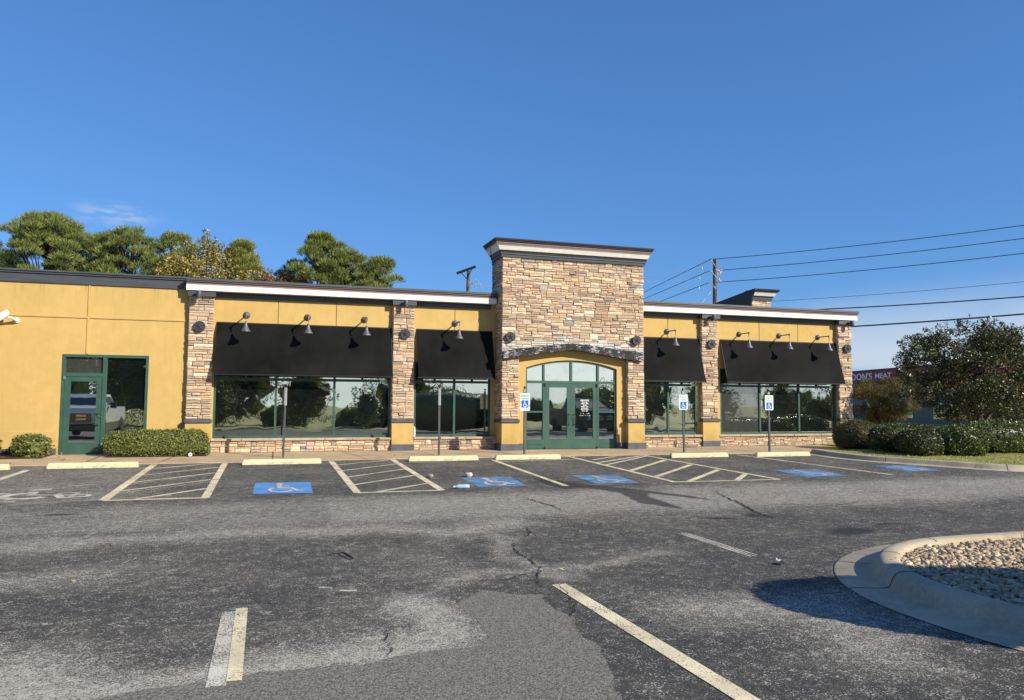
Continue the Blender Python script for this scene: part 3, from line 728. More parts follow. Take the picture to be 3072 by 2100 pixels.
# roof
mb=MB(); mb.box(-14,20.4,.32,BACK,4.3,4.45); mb.build('roof',M['roofing'],bld)
# main cornice: two runs
def cornice(x0,x1,ret):
    w=MB(); w.box(x0,x1,-.30,.3,4.56,4.728)
    if ret: w.box(x1-.30,x1,.3,BACK+.2,4.56,4.728)
    c=w.build('cornice',M['white'],bld)
    w=MB(); w.box(x0,x1+(.02 if ret else 0),-.318,.3,4.7305,4.748); 
    if ret: w.box(x1-.3,x1+.02,.3,BACK,4.7305,4.748)
    w.build('stripe_lip',M['pink'],c)
    w=MB(); w.box(x0,x1+(.01 if ret else 0),-.312,.3,4.750,4.784); 
    if ret: w.box(x1-.3,x1+.01,.3,BACK,4.750,4.784)
    w.build('red_stripe',M['red'],c)
    w=MB(); w.box(x0,x1+(.03 if ret else 0),-.335,.32,4.787,4.83); w.box(x0,x1+(.05 if ret else 0),-.36,.34,4.834,4.90)
    if ret: w.box(x1-.3,x1+.05,.34,BACK,4.787,4.90)
    w.build('cornice_cap',M['capgrey'],c)
    w=MB(); w.box(x0+.06,x1-.12,-.085,.0,4.41,4.505); w.box(x0+.06,x1-.12,-.05,.0,4.509,4.557); w.build('soffit_trim',M['grey'],c)
cornice(-2.32,6.72,False); cornice(11.75,20.62,True)

# stone piers
def pier(x0,x1,seed,sides):
    w=MB(); stones(w,x0,x1,.955,4.41,front(-.13),seed,dmax=.055)
    stones(w,-.13,0,.955,4.41,leftside(x0),seed+50,dmax=.02)
    p=w.build('stone_pier',M['stone'],bld)
    w=MB(); w.box(x0+.012,x1-.012,-.125,0,.93,4.42)
    if sides: 
        w.box(x0+.012,x1-.012,0,.6,0,4.42)
    w.build('mortar_bed',M['mortar'],p)
    w=MB(); w.bbox(x0-.035,x1+.035,-.235,0,.845,.945,.012); w.build('ledge',M['basegrey'],p)
    w=MB(); w.box(x0,x1,-.19,0,.19,.845); w.build('pier_base',M['yellow'],p)
    w=MB(); w.bbox(x0-.03,x1+.03,-.225,0,-.12,.19,.01); w.build('plinth',M['basegrey'],p)
    w=MB(); w.box(x0-.035,x1+.04,-.262,-.0855,4.40,4.559); w.build('pier_cap',M['grey'],p)
PIERS=[(-2.24,-1.585),(3.50,4.15),(14.15,14.78),(19.86,20.46)]
for i,(a,b) in enumerate(PIERS): pier(a,b,100+i,False)
# right flank of the last pier
# stone wainscot and sill under each window
def wainscot(x0,x1,seed):
    w=MB(); stones(w,x0,x1,-.10,.325,front(-.10),seed,hmin=.06,hmax=.11,dmax=.05)
    p=w.build('stone_wainscot',M['stone'],bld)
    w=MB(); w.box(x0,x1,-.095,0,-.12,.33); w.build('mortar_bed',M['mortar'],p)
    w=MB(); r=random.Random(seed); x=x0
    while x<x1-.02:
        L=min(r.uniform(.8,1.25),x1-x); 
        if x1-x-L<.3: L=x1-x
        w.bbox(x+.004,x+L-.004,-.185,.02,.328,.398+r.uniform(-.006,.006),.012); x+=L
    w.build('window_sill',M['sill'],p)
for i,(a,b) in enumerate(((-1.58,3.49),(4.16,6.80),(11.68,14.14),(14.79,19.85))): wainscot(a,b,200+i)

# storefront windows
def storefront(x0,x1,z0,z1,muls,tz,gm,y=.05,halfs=True,label=None):
    f=MB(); t=.058; d0,d1=y-.045,y+.06
    f.box(x0,x1,d0,d1,z0,z0+.075); f.box(x0,x1,d0,d1,z1-t,z1)
    f.box(x0,x0+t,d0+.002,d1-.002,z0+.075,z1-t); f.box(x1-t,x1,d0+.002,d1-.002,z0+.075,z1-t)
    ed=[x0+t]+[m for m in muls]+[x1-t]
    for m in muls: f.box(m-t*.55,m+t*.55,d0+.004,d1-.004,z0+.075,z1-t)
    cells=[]; 
    for a,b in zip(ed[:-1],ed[1:]):
        a2=a+(t*.55 if a in muls else 0); b2=b-(t*.55 if b in muls else 0); cells.append((a2,b2))
        f.box(a2,b2,d0+.006,d1-.006,tz,tz+.075)
        if halfs: m=(a2+b2)*.5; f.box(m-.03,m+.03,d0+.008,d1-.008,tz+.075,z1-t)
    w=f.build('storefront_window',M['green'],bld)
    if label: w['label']=label
    for i,(a,b) in enumerate(cells):
        g=MB(); mt=gm[i] if isinstance(gm,list) else gm
        g.add([(a,y,z0+.075),(b,y,z0+.075),(b,y+.004,tz),(a,y+.004,tz)],[(0,1,2,3)])
        g.add([(a,y,tz+.075),(b,y,tz+.075),(b,y,z1-t),(a,y,z1-t)],[(0,1,2,3)])
        g.build('glass_pane',mt,w)
storefront(-1.54,3.47,.40,2.70,[.15,1.81],2.055,M['glass'],label='long three-pane window with clear glossy reflections')
storefront(4.19,6.62,.40,2.70,[5.46],2.055,M['glass'],label='two-pane window half shaded by the stone tower')
storefront(12.0,14.03,.40,2.70,[12.93],2.055,[M['glass2'],M['glass']],label='two-pane window with rippled reflections')
storefront(14.95,19.83,.40,2.70,[16.58,18.23],2.055,[M['hazeglass'],M['glass2'],M['glass2']],label='three-pane window with a dusty left pane')
# left door with transom and sidelight
f=MB(); d0,d1=-.02,.09
f.box(-5.36,-3.24,d0,d1,2.625,2.70); f.box(-5.36,-5.29,d0+.002,d1,0,2.625); f.box(-4.375,-4.285,d0+.002,d1,0,2.625); f.box(-3.31,-3.24,d0+.002,d1,.44,2.625)
f.box(-5.29,-4.375,d0+.004,d1,2.10,2.20); f.box(-4.285,-3.31,d0+.004,d1,.44,.54)
fr=f.build('door_frame',M['green'],bld)
g=MB(); g.add([(-4.285,.05,.54),(-3.31,.05,.54),(-3.31,.05,2.625),(-4.285,.05,2.625)],[(0,1,2,3)]); g.build('sidelight_glass',M['glass'],fr)
g=MB(); g.add([(-5.29,.05,2.20),(-4.375,.05,2.20),(-4.375,.05,2.625),(-5.29,.05,2.625)],[(0,1,2,3)]); g.build('transom_glass',M['hazeglass'],fr)
def door(x0,x1,z1,gx0,gx1,gz0,gz1,y,glass,label=None):
    f=MB(); f.box(x0,x1,y,y+.045,.012,gz0); f.box(x0,x1,y,y+.045,gz1,z1); f.box(x0,gx0,y+.0005,y+.045,gz0,gz1); f.box(gx1,x1,y+.0005,y+.045,gz0,gz1)
    for a,b,c,d in ((gx0-.012,gx1+.012,gz0-.012,gz0),(gx0-.012,gx1+.012,gz1,gz1+.012)): f.box(a,b,y-.006,y+.0,c,d)
    o=f.build('door',M['green'],bld)
    if label: o['label']=label
    g=MB(); g.add([(gx0,y+.02,gz0),(gx1,y+.02,gz0),(gx1,y+.02,gz1),(gx0,y+.02,gz1)],[(0,1,2,3)]); g.build('glass_pane',glass,o)
    return o
dl=door(-5.285,-4.38,2.095,-5.145,-4.515,.315,1.965,.0,M['glass3'],'single green side door with a tall glass panel')
h=MB(); h.tube([(-4.45,-.002,1.10),(-4.45,-.05,1.10),(-4.53,-.05,1.10)],.012); h.build('handle',M['black'],dl)
h=MB(); h.tube([(-4.45,-.002,.80),(-4.45,-.05,.80),(-4.55,-.05,.795)],.014); h.build('handle',M['black'],dl)
h=MB(); h.lathe([(.022,0),(.022,.02)],(-4.43,0,1.02),12,True,'-y'); h.build('lock',M['chrome'],dl)
h=MB(); h.lathe([(.02,0),(.02,.02)],(-4.36,-.02,1.0),12,True,'-y'); h.build('lock',M['chrome'],dl)
h=MB(); h.box(-5.315,-5.265,-.05,-.02,2.02,2.11); h.build('hinge',M['steel'],dl)
h=MB(); h.box(-5.30,-5.27,-.05,-.002,.0,.07); h.build('hinge',M['steel'],dl)

# ---- entrance tower
TX0,TX1,TY=6.78,11.64,-.72
bz_top=lambda x: (3.03+.31*(1-abs(x-9.1)/2.35)-.045*(abs(x-9.1)/2.35)*(1-abs(x-9.1)/2.35)*0)
def beam_mid(x): 
    t=min(1,abs(x-9.12)/2.36); return 2.94+.33*(1-t)**.9
skip=lambda u,v: (7.33<u<11.06 and v<beam_mid(u)-.02)
paintf=lambda u,v,r: (v<beam_mid(u)+.33 and v>beam_mid(u)-.15 and (r.random()<.78))
w=MB()
stones(w,TX0,7.335,.955,2.80,front(TY+.03),301,dmax=.06); stones(w,11.055,TX1,.955,2.80,front(TY+.03),302,dmax=.06)
stones(w,TX0,TX1,2.80,6.0,front(TY+.03),303,dmax=.05,skip=skip,paint=paintf)
stones(w,TY+.03,0,.955,4.42,leftside(TX0+.03),304,dmax=.05); stones(w,TY+.03,.45,4.42,6.0,leftside(TX0+.03),305,dmax=.05)
stones(w,TY+.03,0,.955,4.42,rightside(TX1-.03),306,dmax=.05); stones(w,TY+.03,.45,4.42,6.0,rightside(TX1-.03),307,dmax=.05)
stones(w,TY+.03,TY+.17,.955,2.9,rightside(7.33),308,dmax=.02); stones(w,TY+.03,TY+.17,.955,2.9,leftside(11.06),309,dmax=.02)
tow=w.build('stone_tower',M['stone'],bld)
w=MB(); w.box(TX0+.04,7.325,TY+.04,.2,.93,2.85); w.box(11.065,TX1-.04,TY+.04,.2,.93,2.85)
# mortar above the opening, cut along the beam line
xs=list(np.linspace(TX0+.04,TX1-.04,41))
for a,b in zip(xs[:-1],xs[1:]):
    m=(a+b)/2; z=beam_mid(m)-.03 if 7.3<m<11.1 else 2.85
    w.box(a,b,TY+.04,.45,z,6.02)
w.build('mortar_bed',M['mortar'],tow)
for a,b,ra in ((TX0,7.335,1),(11.055,TX1,1)):
    w=MB(); w.bbox(a-.04,b+.02,TY-.085,0.0,.85,.945,.012); w.build('ledge',M['basegrey'],tow)
    w=MB(); w.box(a,b,TY-.03,0.0,.19,.85); w.build('tower_base',M['yellow'],tow)
    w=MB(); w.bbox(a-.04,b+(.12 if a<8 else .05),TY-.07,0.0,-.12,.19,.01); w.build('plinth',M['basegrey'],tow)
# tower cornice
def frustum(mb,z0,z1,o0,o1,x0=TX0,x1=TX1,y0=TY,y1=.48):
    R=lambda o,z:[(x0-o,y0-o,z),(x1+o*.64,y0-o,z),(x1+o*.64,y1-.14+o*.1,z),(x0-o,y1-.14+o*.1,z)]
    mb.add(R(o0,z0)+R(o1,z1),[(3,2,1,0),(4,5,6,7),(0,1,5,4),(1,2,6,5),(2,3,7,6),(3,0,4,7)])
w=MB(); frustum(w,6.19,6.335,.145,.215); frustum(w,6.335,6.37,.235,.25); tc=w.build('cornice',M['white'],tow)
w=MB(); frustum(w,5.985,6.07,.05,.06); frustum(w,6.074,6.105,.085,.085); frustum(w,6.109,6.188,.075,.125); w.build('cornice_moulding',M['grey'],tc)
w=MB(); frustum(w,6.373,6.392,.285,.29); w.build('stripe_lip',M['pink'],tc)
w=MB(); frustum(w,6.394,6.418,.275,.28); w.build('red_stripe',M['red'],tc)
w=MB(); frustum(w,6.421,6.46,.305,.31); frustum(w,6.463,6.515,.335,.345); w.build('cornice_cap',M['darkcap'],tc)
w=MB(); w.tube([(6.52,-.2,6.40),(6.60,-.05,6.1),(6.70,.1,5.75),(6.74,.2,5.2),(6.74,.25,4.92)],.009,5); w.build('hanging_cable',M['black'],tow)
# peeling timber beam over the entrance
pts_t=[(6.79,3.04),(6.9,3.07),(7.9,3.215),(8.6,3.30),(9.06,3.345),(9.5,3.31),(10.24,3.235),(11.0,3.16),(11.55,3.13)]
pts_b=[(6.79,2.80),(6.9,2.82),(7.9,2.985),(8.6,3.085),(9.06,3.135),(9.5,3.10),(10.24,2.99),(11.0,2.875),(11.55,2.83)]
w=MB(); n=len(pts_t); y0,y1=TY-.13,TY+.1
v=[(x,y0,z) for x,z in pts_b]+[(x,y0,z) for x,z in pts_t]+[(x,y1,z) for x,z in pts_b]+[(x,y1,z) for x,z in pts_t]
fs=[]
for i in range(n-1): fs+= [(i,i+1,n+i+1,n+i),(n+i,n+i+1,3*n+i+1,3*n+i),(2*n+i,2*n+i+1,i+1,i),(3*n+i,3*n+i+1,2*n+i+1,2*n+i)]
fs+= [(0,n,3*n,2*n),(n-1,3*n-1,4*n-1,2*n-1)]
w.add(v,fs); w.build('lintel_beam',M['beam'],tow)
# yellow arched surround, recessed
arch=lambda x: 2.565+.255*(1-((x-9.18)/1.56)**2)
EX0,EX1=7.62,10.74
w=MB(); yS,yF=-.55,-.40
w.box(7.335,EX0,yS,.1,.19,3.0); w.box(EX1,11.055,yS,.1,.19,3.0)
xs=list(np.linspace(EX0,EX1,33)); 
for a,b in zip(xs[:-1],xs[1:]):
    v=[(a,yS,arch(a)),(b,yS,arch(b)),(b,yS,beam_mid(b)),(a,yS,beam_mid(a)),(a,.1,arch(a)),(b,.1,arch(b))]
    w.add(v,[(0,1,2,3),(0,4,5,1)])
sur=w.build('arch_surround',M['yellow'],tow)
w=MB(); w.box(7.45,EX0,yS-.02,.1,-.1,.19); w.build('plinth',M['basegrey'],tow)
w=MB(); w.box(EX1,11.056,yS-.02,.1,-.1,.19); w.build('plinth',M['basegrey'],tow)
# green arched entrance frame
w=MB(); a0,a1=-.50,-.42
NB_=[(EX0,EX0+.055),(8.205,8.265),(9.135,9.205),(10.065,10.135),(EX1-.055,EX1)]
xs=list(np.linspace(EX0,EX1,33))
for a,b in zip(xs[:-1],xs[1:]):
    v=[(a,a0,arch(a)-.06),(b,a0,arch(b)-.06),(b,a0,arch(b)),(a,a0,arch(a)),(a,a1,arch(a)-.06),(b,a1,arch(b)-.06)]
    w.add(v,[(0,1,2,3),(0,4,5,1)])
for i,(a,b) in enumerate(NB_): w.box(a,b,a0+.002,a1,2.16 if i==2 else .0,min(arch(a),arch(b))-.055)
w.box(EX0+.055,8.205,a0+.004,a1,2.08,2.16); w.box(8.265,10.065,a0+.004,a1,2.08,2.16); w.box(10.135,EX1-.055,a0+.004,a1,2.08,2.16)
for a,b in ((EX0+.055,8.205),(10.135,EX1-.055)): w.box(a,b,a0+.004,a1,1.15,1.205); w.box(a,b,a0+.004,a1,.0,.31); w.box(a+.03,b-.03,a0-.006,a0+.004,.04,.13); w.box(a+.03,b-.03,a0-.006,a0+.004,.16,.28)
ef=w.build('entrance_frame',M['green'],bld)
for a,b in ((EX0+.055,8.205),(8.265,9.135),(9.205,10.065),(10.135,EX1-.055)):
    g=MB(); xs=list(np.linspace(a,b,9))
    for p,q in zip(xs[:-1],xs[1:]): g.add([(p,-.45,2.16),(q,-.45,2.16),(q,-.45,arch(q)-.05),(p,-.45,arch(p)-.05)],[(0,1,2,3)])
    g.build('transom_glass',M['glass3'],ef)
for a,b in ((EX0+.055,8.205),(10.135,EX1-.055)):
    g=MB()
    for z0,z1 in ((.31,1.15),(1.205,2.08)): g.add([(a,-.45,z0),(b,-.45,z0),(b,-.45,z1),(a,-.45,z1)],[(0,1,2,3)])
    g.build('sidelight_glass',M['glass'],ef)
d1=door(8.27,9.165,2.075,8.425,9.03,.325,1.95,-.49,M['glass'],'left green entrance door with a plain glass panel')
d2=door(9.17,10.06,2.075,9.305,9.925,.325,1.945,-.49,M['glass'],'right green entrance door carrying white opening hours')
for d,x,s in ((d1,9.08,-1),(d2,9.25,1)):
    h=MB(); h.tube([(x,-.495,1.10),(x,-.545,1.10),(x+s*.03,-.56,1.06),(x+s*.05,-.565,.93),(x+s*.03,-.56,.80),(x,-.545,.76),(x,-.495,.76)],.013); h.build('pull_handle',M['black'],d)
h=MB(); h.lathe([(.02,0),(.02,.015)],(9.20,-.49,1.03),12,True,'-y'); h.build('lock',M['chrome'],d2)
h=MB(); h.lathe([(.017,0),(.017,.015)],(9.20,-.49,.98),12,True,'-y'); h.build('lock',M['chrome'],d2)
for x in (8.27,10.06):
    h=MB(); h.box(x-.02,x+.02,-.53,-.495,1.98,2.08); h.build('hinge',M['black'],d1 if x<9 else d2)
    h=MB(); h.box(x-.015,x+.015,-.53,-.495,.012,.07); h.build('hinge',M['black'],d1 if x<9 else d2)
# opening hours lettered on the right door
def put_text(mb,s,x,z,y,size,sx=1.0,bold=0.0,ext=.0008):
    v,f=text_mesh(s,size,ext,sx,'CENTER',bold); mb.add([(x+p[0],y-p[2],z+p[1]) for p in v],f)
t=MB(); cx=9.645; y=-.4725
for s,z,sz,sx in (('DINING HOURS',1.535,.052,.80),('Tues. - Sat.',1.475,.050,.85),('4:00pm - 10pm',1.430,.048,.85),('Sunday',1.380,.050,.9),('4:00pm - 9pm',1.325,.048,.9),('BAR HOURS',1.262,.052,.85),('Tues. - Sat.',1.195,.052,.9)):
    t=MB(); put_text(t,s,cx,z,y,sz,sx,.0016)
    if 'HOURS' in s: t.box(cx-.15,cx+.15,y-.001,y,z-.017,z-.012)
    t.build('hours_text',M['decal'],d2)
for i,(dx,z,w_,h_) in enumerate([(-.14,1.125,.012,.02),(-.055,1.12,.015,.03),(.07,1.12,.02,.012),(.11,1.12,.018,.03),(.15,1.125,.01,.03),(-.17,1.06,.022,.02),(-.12,1.06,.01,.02),(-.08,1.062,.02,.016),(-.03,1.06,.012,.02),(.03,1.062,.006,.02),(.075,1.06,.03,.006),(.11,1.065,.006,.02),(.16,1.06,.024,.02)]): t=MB(); t.box(cx+dx,cx+dx+w_,y-.001,y,z-.01,z-.01+h_); t.build('worn_letter',M['decal'],d2)
# side tower rising behind the right-hand roof
SY=3.0
w=MB(); stones(w,18.4,19.30,4.3,5.64,front(SY+.02),320,dmax=.05); stones(w,SY,SY+3.2,4.3,5.2,leftside(18.42),321,dmax=.04)
st=w.build('side_tower',M['stone'],bld)
w=MB(); w.box(18.42,19.28,SY+.03,SY+3.2,4.3,5.66); w.build('mortar_bed',M['mortar'],st)
def shelf(mb,z0,z1,f0,f1,r0,r1):
    R=lambda f,r,z:[(18.40,SY-f,z),(19.30+r,SY-f,z),(19.30+r,SY+.44,z),(18.40,SY+.44,z)]
    mb.add(R(f0,r0,z0)+R(f1,r1,z1),[(3,2,1,0),(4,5,6,7),(0,1,5,4),(1,2,6,5),(2,3,7,6),(3,0,4,7)])
w=MB(); shelf(w,5.80,5.95,.14,.23,.08,.15); sc=w.build('cornice',M['white'],st)
w=MB(); shelf(w,5.62,5.70,.05,.06,.02,.03); shelf(w,5.704,5.735,.08,.08,.05,.05); shelf(w,5.739,5.797,.07,.12,.04,.07); w.build('cornice_moulding',M['grey'],sc)
w=MB(); shelf(w,5.953,5.985,.26,.27,.17,.18); w.build('red_stripe',M['red'],sc)
w=MB(); shelf(w,5.988,6.06,.31,.33,.20,.22); w.build('cornice_cap',M['darkcap'],sc)
w=MB(); w.prism([(SY+.45,4.4),(SY+.45,6.01),(SY+2.8,5.79),(SY+7.0,5.35),(SY+7.0,4.4)],lambda p:(18.34,p[0],p[1]),lambda p:(19.25,p[0],p[1])); w.prism([(SY+.02,5.45),(SY-.08,5.70),(SY-.12,5.80),(SY-.22,5.95),(SY-.335,6.0),(SY-.335,6.065),(SY+.448,6.012),(SY+.448,5.45)],lambda p:(18.33,p[0],p[1]),lambda p:(18.396,p[0],p[1])); w.build('sloped_parapet_and_shade',M['darkcap'],st)  # second prism: thin dark panel added as shade over the cornice's left side

# ================================================================== FIXTURES ON THE FACADE
def awning(x0,x1,label):
    root=thing('awning',label,'awning',((x0+x1)/2,0,2.2),'black sloped awnings over the windows')
    w=MB(); nx=max(6,int((x1-x0)/.28)); nz=10; r=random.Random(int(x0*10)+99)
    sag=lambda u,t: .010*math.sin(PI*t)*(.6+.4*math.sin(u*9+x0))+.004*math.sin(u*31)*t
    P=lambda i,j,d:(x0+(x1-x0)*i/nx, -.022-.43*(j/nz)+sag(i/nx,j/nz)-d, 3.71-1.49*(j/nz)-d*.28)
    for d,fl in ((0,0),(-.012,1)):
        v=[P(i,j,d) for j in range(nz+1) for i in range(nx+1)]; f=[]
        for j in range(nz):
            for i in range(nx):
                q=(j*(nx+1)+i,j*(nx+1)+i+1,(j+1)*(nx+1)+i+1,(j+1)*(nx+1)+i); f.append(q if not fl else q[::-1])
        w.add(v,f,None,True)
    w.build('canvas',M['canvas'],root)
    w=MB(); w.box(x0-.004,x1+.004,-.470,-.445,2.185,2.226)
    for x in (x0+.012,x1-.012): w.tube([(x,-.01,3.70),(x,-.44,2.205)],.013,6); w.tube([(x,-.44,2.21),(x,.0,2.21)],.012,6)
    w.box(x0,x1,-.03,-.002,3.675,3.715)
    w.build('awning_frame',M['black'],root)
awning(-1.51,3.47,'longest black awning, between the first two stone piers, under three lamps')
awning(4.24,6.66,'short black awning half in the shadow cast by the stone tower')
awning(11.72,14.12,'short black awning just to the right of the stone tower')
awning(14.96,19.88,'long black awning at the right end of the building')
# gooseneck lamps
root=thing('wall_lamp','grey gooseneck lamp nearest the first stone pier, leftmost over the longest awning','wall lamp',(0,0,0),'grey gooseneck lamps above the awnings')
w=MB(); w.lathe([(.0,0),(.098,0),(.1,.012),(.09,.03),(.055,.045),(.05,.06),(.03,.065)],(0,-.002,0),20,True,'-y'); w.build('wall_plate',M['lampmetal'],root,True)
w=MB(); w.tube([(0,-.04,0),(0,-.56,0),(0,-.585,-.008),(0,-.60,-.03),(0,-.60,-.24)],.02,10); w.lathe([(.028,-.028),(.03,0),(.028,.028)],(0,-.595,-.005),12); w.build('arm',M['lampmetal'],root,True)
w=MB(); w.lathe([(.022,-.235),(.034,-.245),(.036,-.315),(.045,-.345),(.062,-.395),(.095,-.455),(.132,-.515),(.135,-.525),(.130,-.523),(.09,-.452),(.055,-.39),(.03,-.33)],(0,-.60,0),24,True,'z',False); w.build('lamp_shade',M['lampmetal'],root,True)
LX=[(-.71,3.935,None),(.99,3.935,'middle grey lamp of the three over the longest awning'),(2.65,3.93,'grey lamp over the longest awning, the one closest to the second stone pier'),(5.45,3.92,'lone grey lamp over the awning in the tower shadow'),(12.88,3.915,'lone grey lamp just right of the stone tower'),(15.74,3.92,'left lamp of the three over the right-end awning'),(17.40,3.915,'middle lamp of the three over the right-end awning'),(19.08,3.91,'last grey lamp, beside the far-right stone pier')]
for i,(x,z,l) in enumerate(LX):
    if i==0: root.location=(x,0,z)
    else: dup(root,(x,0,z),l)
# star medallions
root=thing('star_medallion','dark round star medallion on the leftmost stone pier','medallion',(0,0,0),'round star medallions on the stonework')
w=MB(); w.lathe([(.152,0),(.155,.02),(.15,.045),(.142,.048),(.138,.040)],(0,0,0),28,True,'-y'); w.build('disc',M['starmetal'],root,True)
w=MB(); v=[(0,-.075,0)]
for k in range(10):
    a=PI/2+k*PI/5; r=.118 if k%2==0 else .045; v.append((r*math.cos(a),-.046,r*math.sin(a)))
w.add(v,[(0,1+k,1+(k+1)%10) for k in range(10)]); w.build('star',M['starmetal'],root,True)
for i,(x,y,z,l) in enumerate([(-1.95,-.20,3.55,None),(3.86,-.20,3.52,'dark star medallion on the second pier, between the two left awnings'),(7.03,TY-.06,3.49,'star medallion on the left side of the entrance tower above the beam end'),(11.34,TY-.06,3.51,'star medallion on the right side of the entrance tower'),(14.50,-.20,3.52,'star medallion on the pier right of the tower, between the two right awnings'),(20.22,-.20,3.52,'star medallion on the far-right corner pier')]):
    if i==0: root.location=(x,y,z)
    else: dup(root,(x,y,z),l)
# cylinder floodlights under the cornice
root=thing('cylinder_light','grey cylinder downlight at the top of the leftmost stone pier','downlight',(0,0,0),'cylinder downlights on the pier caps')
w=MB(); w.lathe([(.068,-.10),(.070,-.095),(.070,.095),(.066,.10)],(0,-.13,0),20); w.build('housing',M['grey'],root,True)
w=MB(); w.tube([(0,.0,.02),(0,-.08,.02)],.03,8); w.build('bracket',M['grey'],root,True)
for i,(x,l) in enumerate([(-1.975,None),(3.84,'grey cylinder downlight at the top of the second pier from the left'),(14.49,'grey cylinder downlight atop the pier right of the tower'),(20.30,'grey cylinder downlight atop the far-right corner pier')]):
    if i==0: root.location=(x,-.262,4.43)
    else: dup(root,(x,-.262,4.43),l)
# security camera on the left wing
root=thing('security_camera','white bullet security camera on the mustard wall at the left edge','camera',(-6.5,0,3.6))
w=MB(); w.tube([(-6.62,-.30,3.72),(-6.95,-.42,3.43)],.075,14); w.tube([(-6.60,-.30,3.765),(-6.98,-.44,3.46)],.072,10); w.build('housing',M['plastic'],root)
w=MB(); w.tube([(-6.48,0,3.56),(-6.48,-.10,3.57),(-6.56,-.2,3.62),(-6.70,-.3,3.64)],[.055,.045,.03,.03],12); w.lathe([(.075,0),(.078,.02),(.06,.05)],(-6.48,0,3.56),18,True,'-y'); w.build('bracket',M['plastic'],root)
w=MB(); w.tube([(-6.955,-.424,3.427),(-6.975,-.43,3.41)],.05,12); w.build('lens',M['black'],root)
# small white box on the wall beside pier two
root=thing('utility_box','small white capped box on the wall beside the second stone pier','utility box',(4.19,-.1,.45))
w=MB(); w.bbox(4.155,4.215,-.215,-.125,.40,.66,.012); w.build('housing',M['plastic'],root)
w=MB(); w.lathe([(.028,.66),(.03,.69),(.018,.72)],(4.185,-.17,0),12); w.build('cap',M['plastic'],root)

# ---- sign posts
def sgn_plate(root,z0,z1,x,y,hw=.155):
    w=MB(); c=.03
    poly=[(x-hw+c,z0),(x+hw-c,z0),(x+hw-.008,z0+.008),(x+hw,z0+c),(x+hw,z1-c),(x+hw-.008,z1-.008),(x+hw-c,z1),(x-hw+c,z1),(x-hw+.008,z1-.008),(x-hw,z1-c),(x-hw,z0+c),(x-hw+.008,z0+.008)]
    w.prism(poly,lambda p:(p[0],y,p[1]),lambda p:(p[0],y+.004,p[1])); return w.build('sign_plate',M['signwhite'],root)
def post(x,y,h,label,sign=None,lean=0.0):
    z=T(x,y)+.02; root=thing('sign_post' if not sign else 'parking_sign',label,'sign post' if not sign else 'parking sign',(x,y,z))
    w=MB(); t=.026
    w.add([(x-t,y-t,z-.1),(x+t,y-t,z-.1),(x+t,y+t,z-.1),(x-t,y+t,z-.1),(x-t+lean,y-t,h),(x+t+lean,y-t,h),(x+t+lean,y+t,h),(x-t+lean,y+t,h)],[(3,2,1,0),(4,5,6,7),(0,1,5,4),(1,2,6,5),(2,3,7,6),(3,0,4,7)])
    w.build('post',M['postgrey'],root)
    xl=x+lean
    w=MB(); w.box(xl-.034,xl+.034,y-.034,y+.034,h-.03 if sign else h-.42,h+.05); w.build('post_sleeve',M['posttop'],root)
    w=MB(); w.lathe([(.012,h+.05),(.012,h+.075),(.026,h+.085),(.034,h+.11),(.026,h+.135),(.006,h+.145)],(xl,y,0),12); w.build('finial',M['black'],root)
    if sign:
        yy=y-.042; zt=h-.055; zb=zt-.47
        if sign=='van': zb=zt-.36
        p=sgn_plate(root,zb,zt,xl,yy)
        gm=M['signgreen'] if sign=='van' else M['signpale']
        w=MB(); 
        for s,dz,sz in (('RESERVED',.105,.072),('PARKING',.185,.072)):
            vv,ff=text_mesh(s,sz,.0006,.78,'CENTER',.0015); w.add([(xl+q[0],yy-.0012-q[2],zt-dz+q[1]) for q in vv],ff)
        w.build('sign_text',gm,p)
        s0=.108 if sign=='van' else .105
        cz=zt-(.212+.5*.21 if sign=='van' else .225+.5*.21)+.0
        w=MB(); w.box(xl-s0,xl+s0,yy-.0015,yy-.0005,cz-.105,cz+.105); w.build('blue_square',M['signblue'],p)
        w=MB(); chair_symbol(w,lambda u,v:(xl-.095+.2*u,yy-.0028,cz-.100+.2*v),1.15); w.build('wheelchair_figure',M['symbol'],p)
        for zz in (zt-.025,zb+.02): w=MB(); w.lathe([(.008,0),(.008,.005)],(xl,yy,zz),8,True,'-y'); w.build('bolt',M['steel'],p)
        if sign=='van':
            p=sgn_plate(root,zb-.155,zb-.006,xl,yy)
            w=MB()
            for s,dz,sz in (('VAN',.055,.048),('ACCESSIBLE',.115,.042)):
                vv,ff=text_mesh(s,sz,.0006,.85,'CENTER',.0006); w.add([(xl+q[0],yy-.0012-q[2],zb-dz-.006+q[1]) for q in vv],ff)
            w.build('sign_text',M['signpale'],p)
    return root
post(.36,-2.0,1.78,'bare grey post with silver upper sleeve, no sign, in front of the longest awning',None,.03)
post(4.56,-2.0,1.80,'bare grey post without a sign before the window shaded by the tower')
post(7.06,-2.1,1.80,'reserved parking sign with a second plate below it, left of the entrance doors','van')
post(12.18,-2.3,1.80,'reserved parking sign on a post, in front of the window right of the tower','std',-.04)
post(15.08,-2.55,1.80,'reserved parking sign furthest right, before the dusty window','std',-.02)
